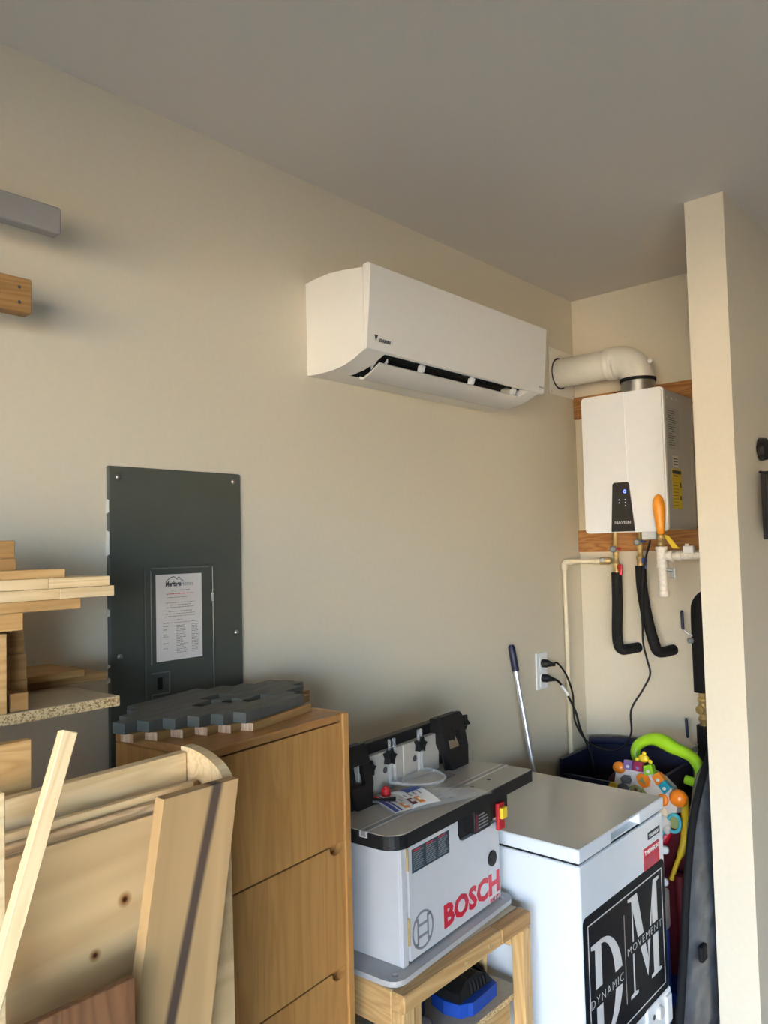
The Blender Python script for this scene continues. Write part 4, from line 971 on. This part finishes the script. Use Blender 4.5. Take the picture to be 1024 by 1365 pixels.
# ------------------------------------------------------------------ alcove: main water pipe, toys, bag
t = thing('main_water_pipe', 'vertical black foam-covered water pipe with blue levers behind the partition', 'pipe', (-.06, -.56, 0))
b = MB(); b.tube(bez([(-.055, -.552, .985), (-.055, -.552, 1.15), (-.055, -.552, 1.30), (-.055, -.560, 1.345), (-.055, -.59, 1.37), (-.055, -.64, 1.372), (-.055, -.78, 1.372)], 6), .034, 18); obj('upper_sleeve', b, RUBBER, t)
b = MB(); b.lathe((-.055, -.552, .848), (0, 0, 1), [(0, .017), (.02, .017), (.022, .022), (.035, .022), (.037, .016), (.05, .018), (.068, .026), (.086, .018), (.098, .016), (.10, .022), (.113, .022), (.115, .017), (.138, .017)], 16); b.disc((-.075, -.548, .916), (-1, .2, 0), .018, .01, 14); obj('pressure_valve', b, BRASS, t)
b = MB(); b.tube([(-.055, -.552, .02), (-.055, -.552, .4), (-.055, -.552, .85)], .030, 16); obj('lower_sleeve', b, RUBBER, t)
for z in (1.215, .775):
    b = MB(); b.tube([(-.075, -.53, z-.002), (-.085, -.505, z+.012), (-.085, -.497, z+.024)], .004, 8); V_ = obj('lever_arm', b, STEEL, t)
    b = MB(); b.tube([(-.085, -.4955, z+.022), (-.085, -.493, z+.03), (-.085, -.491, z+.095), (-.085, -.491, z+.102)], [.004, .0065, .0065, .004], 8); obj('lever_grip', b, NAVY, V_)
    b = MB(); b.lathe((-.08, -.525, z-.02), (-1, .5, 0), [(0, .012), (.014, .012), (.016, .007)], 8); obj('lever_nut', b, ZINC, t)

t = thing('storage_tub', 'dark navy storage tub against the alcove wall behind the toy', 'tub', (-.2, -.33, 0))
b = MB()
def trect(x0, x1, y0, y1, z): return [(x0, y0, z), (x1, y0, z), (x1, y1, z), (x0, y1, z)]
b.box((-.34, -.50, 0), (-.325, -.045, .64)); b.box((-.075, -.50, 0), (-.06, -.045, .735), .006); b.box((-.34, -.50, 0), (-.06, -.485, .70)); b.box((-.34, -.06, 0), (-.06, -.045, .70)); b.box((-.34, -.50, 0), (-.06, -.045, .015))
obj('shell', b, NAVY, t)
b = MB(); b.tube(bez([(-.075, -.055, .725), (-.072, -.20, .742), (-.072, -.40, .742), (-.075, -.495, .73)], 6), .018, 10); obj('rim', b, NAVY, t)
t = thing('red_bundle', 'dark red cloth bundle inside the navy storage tub', 'cloth', (-.2, -.2, .3))
b = MB(); b.ball((-.19, -.30, .56), .085, (1, 1.3, 1.25), 20)
for v in b.bm.verts: v.co += Vector((math.sin(v.co.y*70)*.006, math.cos(v.co.z*60)*.006, math.sin(v.co.x*80)*.005))
obj('cloth', b, MAROON, t)

def tx(y, z, d=0): return Vector((-.55+.22*(z-.70)-d, y, z))        # the toy's face plane, leaning back
tn = Vector((-1, 0, .22)).normalized()
t = thing('baby_walker', 'colourful baby walker toy with a lime handle behind the freezer', 'toy', (-.55, -.52, 0))
hp = [(-.445, .755), (-.425, .785), (-.424, .818), (-.452, .845), (-.49, .857), (-.53, .852), (-.565, .837), (-.60, .828), (-.638, .812), (-.664, .778), (-.668, .745), (-.652, .730), (-.615, .735)]
b = MB(); pts = bez([tx(y, z)+Vector((.10, 0, 0)) for y, z in hp], 5); nn = len(pts)
b.tube(pts, [.016+.006*math.sin(math.pi*i/(nn-1))+.006*math.exp(-((i/(nn-1)-.42)/.1)**2) for i in range(nn)], 14); obj('handle', b, LIME, t)
b = MB(); b.prism([tx(y, z, -.03) for y, z in [(-.40, .70), (-.405, .755), (-.43, .775), (-.52, .775), (-.57, .755), (-.61, .725), (-.635, .68), (-.635, .645), (-.60, .632), (-.57, .60), (-.53, .56), (-.42, .56), (-.39, .62)]], tn*.055, False)
B_ = obj('activity_board', b, TOYW, t)
def tile(name, poly, mt, d=.012, h=.03):
    b = MB(); b.prism([tx(y, z, d) for y, z in poly], tn*h); o = obj(name, b, mt, t); return o
def lump(name, y, z, r, mt, sc=(.6, 1, 1), d=.03): 
    b = MB(); b.ball(tx(y, z, d), r, sc, 14); return obj(name, b, mt, t)
lump('bumper', -.418, .772, .025, ORANGE, (.7, 1, .85)); lump('bumper', -.640, .705, .032, ORANGE, (.8, 1, .95))
def key(name, cy_, cz_, rot, mt, mark):
    c, s_ = math.cos(math.radians(rot)), math.sin(math.radians(rot))
    q = [(cy_+a*c-b_*s_, cz_+a*s_+b_*c) for a, b_ in ((-.017, -.016), (.017, -.016), (.015, .016), (-.015, .016))]
    o = tile(name, q, mt)
    b = MB(); b.ball(tx(cy_, cz_, .042), .008, (.3, 1, .9), 10); obj('raised_symbol', b, mark, o)
key('key', -.455, .783, 0, PURPLE, TOYW); key('key', -.492, .783, 2, MAGENTA, PURPLE); key('key', -.532, .778, -18, LIME, TOYW); key('key', -.568, .755, -38, ORANGE, TOYW); key('key', -.593, .731, -48, TEAL, TOYW)
lump('crown', -.505, .815, .018, YELLOW, (.6, 1.1, .8), .02); lump('crown_tip', -.505, .832, .008, YELLOW, (.7, 1, 1), .02)
lump('crown', -.480, .808, .008, YELLOW, (.6, 1, 1), .02); lump('crown', -.53, .806, .008, YELLOW, (.6, 1, 1), .02)
tile('button', [(-.425+.0*0, .735), (-.44, .75), (-.46, .75), (-.468, .735), (-.462, .722), (-.435, .72)], TOYDARK, .025, .012)
o = tile('play_button', [(-.487, .752), (-.50, .764), (-.525, .764), (-.538, .745), (-.535, .725), (-.515, .716), (-.495, .733)], ORANGE, .025, .014)
b = MB(); b.prism([tx(y, z, .039) for y, z in [(-.50, .742), (-.525, .733), (-.51, .755)]], tn*.005); obj('arrow', b, OLIVE, o)
o = tile('picture_window', [(-.458, .712), (-.48, .722), (-.51, .715), (-.53, .695), (-.525, .688), (-.49, .692), (-.465, .70)], OLIVE, .025, .006)
b = MB(); b.ball(tx(-.485, .706, .031), .007, (.4, 1, 1), 8); b.ball(tx(-.505, .70, .031), .005, (.4, 1, 1), 8); obj('beads', b, MAROON, o)
b = MB(); b.disc(tx(-.585, .690, .025), tn, .030, .006, 20); o = obj('dial', b, TOYW, t); b = MB(); b.lathe(tx(-.585, .690, .031), tn, [(0, .022), (.008, .020), (.010, .014)], 18); obj('dial_knob', b, ORANGE, o)
b = MB(); b.ball(tx(-.435, .70, .02), .025, (.6, 1.1, .8), 12); obj('dark_roller', b, TOYDARK, t)
b = MB(); b.lathe(tx(-.398, .70, .028), tn, [(0, .02), (.006, .018)], 8); obj('gear', b, YELLOW, t)
lump('figure', -.585, .645, .024, CPVC, (.6, .8, 1.1), .02); lump('figure', -.585, .615, .034, TOYW, (.6, 1, .8), .025); lump('figure', -.603, .60, .02, TOYW, (.6, .8, 1), .03)
b = MB(); b.tube([tx(-.628+.022*math.cos(a), .622+.028*math.sin(a), .03) for a in [2*math.pi*i/16 for i in range(16)]], .0065, 8, closed=True); R_ = obj('ring', b, SKYB, t); b = MB(); b.disc(tx(-.628, .622, .022), tn, .02, .006, 16); obj('ring_centre', b, OLIVE, R_)
tile('side_foot', [(-.56, .60), (-.585, .595), (-.60, .585), (-.575, .55), (-.56, .54)], SKYB, .02, .02)
b = MB(); b.tube(bez([tx(-.63, .69)+Vector((.05, 0, 0)), tx(-.648, .62)+Vector((.02, 0, 0)), tx(-.652, .55), tx(-.63, .48), tx(-.615, .43)], 5), [.014]*5+[.013]*8+[.008]*8, 10) ; obj('side_leg', b, YELLOW, t)
b = MB(); b.tube(bez([tx(-.60, .60)+Vector((.02, 0, 0)), tx(-.58, .55), tx(-.55, .48), Vector((-.59, -.50, .30)), Vector((-.58, -.48, .05))], 5), .020, 10); obj('front_leg', b, DRED, t)
b = MB(); b.tube([Vector((-.60, -.64, .45)), Vector((-.59, -.64, .25)), Vector((-.58, -.63, .05))], .018, 10); obj('rear_leg', b, MAROON, t)
b = MB(); b.prism([(-.50, -.44, .05), (-.50, -.66, .05), (-.52, -.655, .66), (-.52, -.44, .62)], (.02, 0, 0)); obj('back_shell', b, MAROON, t)
for y, z in ((-.607, .545), (-.610, .445)):
    b = MB(); b.lathe(tx(y, z, .05), (-1, -.4, 0), [(0, .006), (.012, .006), (.014, .014), (.026, .014), (.03, .010)], 12); b.cyl(tx(y+.03, z-.02, .05), tx(y, z, .055), .008, 8); obj('white_knob', b, HWHITE, t)
b = MB(); b.box((-.62, -.66, 0), (-.46, -.45, .05), .01); obj('base', b, BLUE, t)
t = thing('toy_crate', 'grey and blue crate on the floor below the baby walker', 'crate', (-.72, -.56, 0))
obj('crate_bin', MB().box((-.86, -.64, 0), (-.70, -.48, .31), .006), BLUE, t); obj('crate_lid', MB().box((-.865, -.645, .3102), (-.695, -.475, .44), .01), plain('crate_grey', (.30, .28, .25), .5), t)

# long nylon bag leaning against the partition
t = thing('nylon_bag', 'long black nylon bag leaning in the alcove beside the freezer', 'bag', (-.72, -.72, 0))
def bag_left(z):
    ks = [(0, -.955), (.1, -.918), (.34, -.848), (.50, -.812), (.67, -.742), (.80, -.635), (.90, -.505)]
    for (a, xa), (c_, xc) in zip(ks, ks[1:]):
        if z <= c_: return xa+(xc-xa)*(z-a)/(c_-a)
    return ks[-1][1]
b = MB(); rings = []; K = 40; Np = 26
rb = random.Random(3)
for i in range(K+1):
    u = i/K; z = .90*u
    xl = bag_left(z); xr = -.42+.03*u; 
    sh_ = 1.0 if .06 < u < .92 else (.6 if u < .06 else .5)
    cx_ = (xl+xr)/2; rx = (xr-xl)/2; ry = .036*sh_+.004; cy_ = -.742+.003*math.sin(9*u)
    ring_ = []
    for k in range(Np):
        a = 2*math.pi*k/Np; w_ = 1+.14*math.sin(23*u+3*k)+.09*math.sin(41*u-2.3*k)+rb.uniform(-.10, .10)
        ring_.append(b.bm.verts.new((cx_+rx*math.cos(a)*(1+.004*math.sin(17*u)), cy_+ry*math.sin(a)*w_, z)))
    rings.append(ring_)
for i in range(K):
    for k in range(Np): b.bm.faces.new((rings[i][k], rings[i][(k+1) % Np], rings[i+1][(k+1) % Np], rings[i+1][k])).smooth = True
b.bm.faces.new(rings[0][::-1]); b.bm.faces.new(rings[-1])
o = obj('bag_body', b, BAGCLOTH, t); sm = o.modifiers.new('smooth', 'SUBSURF'); sm.levels = 1; sm.render_levels = 2
b = MB(); b.tube(bez([(bag_left(.89*u)+.004, -.745, .89*u+.012) for u in [i/8 for i in range(9)]], 4), .013, 8); obj('piping', b, BAGTRIM, t)
b = MB(); b.box((-.81, -.788, .28), (-.765, -.772, .33), .006); obj('buckle', b, BAGTRIM, t)

# hook rail on the partition's room side
t = thing('wall_hook', 'black metal hook with a round end on the wall at right edge', 'hook', (-.52, PYS, 1.8))
b = MB(); b.box((-.44, PYS-.060, 1.60), (-.40, PYS, 1.835), .001, 1); b.box((-.645, PYS-.060, 1.814), (-.40, PYS-.052, 1.821), .001, 1); obj('bracket', b, DARK, t)
b = MB(); b.box((-.570, PYS-.060, 1.63), (-.43, PYS-.050, 1.8135), .002, 1); obj('arm', b, DARK, t)
b = MB(); b.tube([(-.452, PYS, 1.910), (-.452, PYS-.006, 1.910), (-.452, PYS-.007, 1.910), (-.452, PYS-.028, 1.910)], [.020, .020, .040, .037], 20); obj('round_end', b, DARK, t)
bpy.context.view_layer.update()
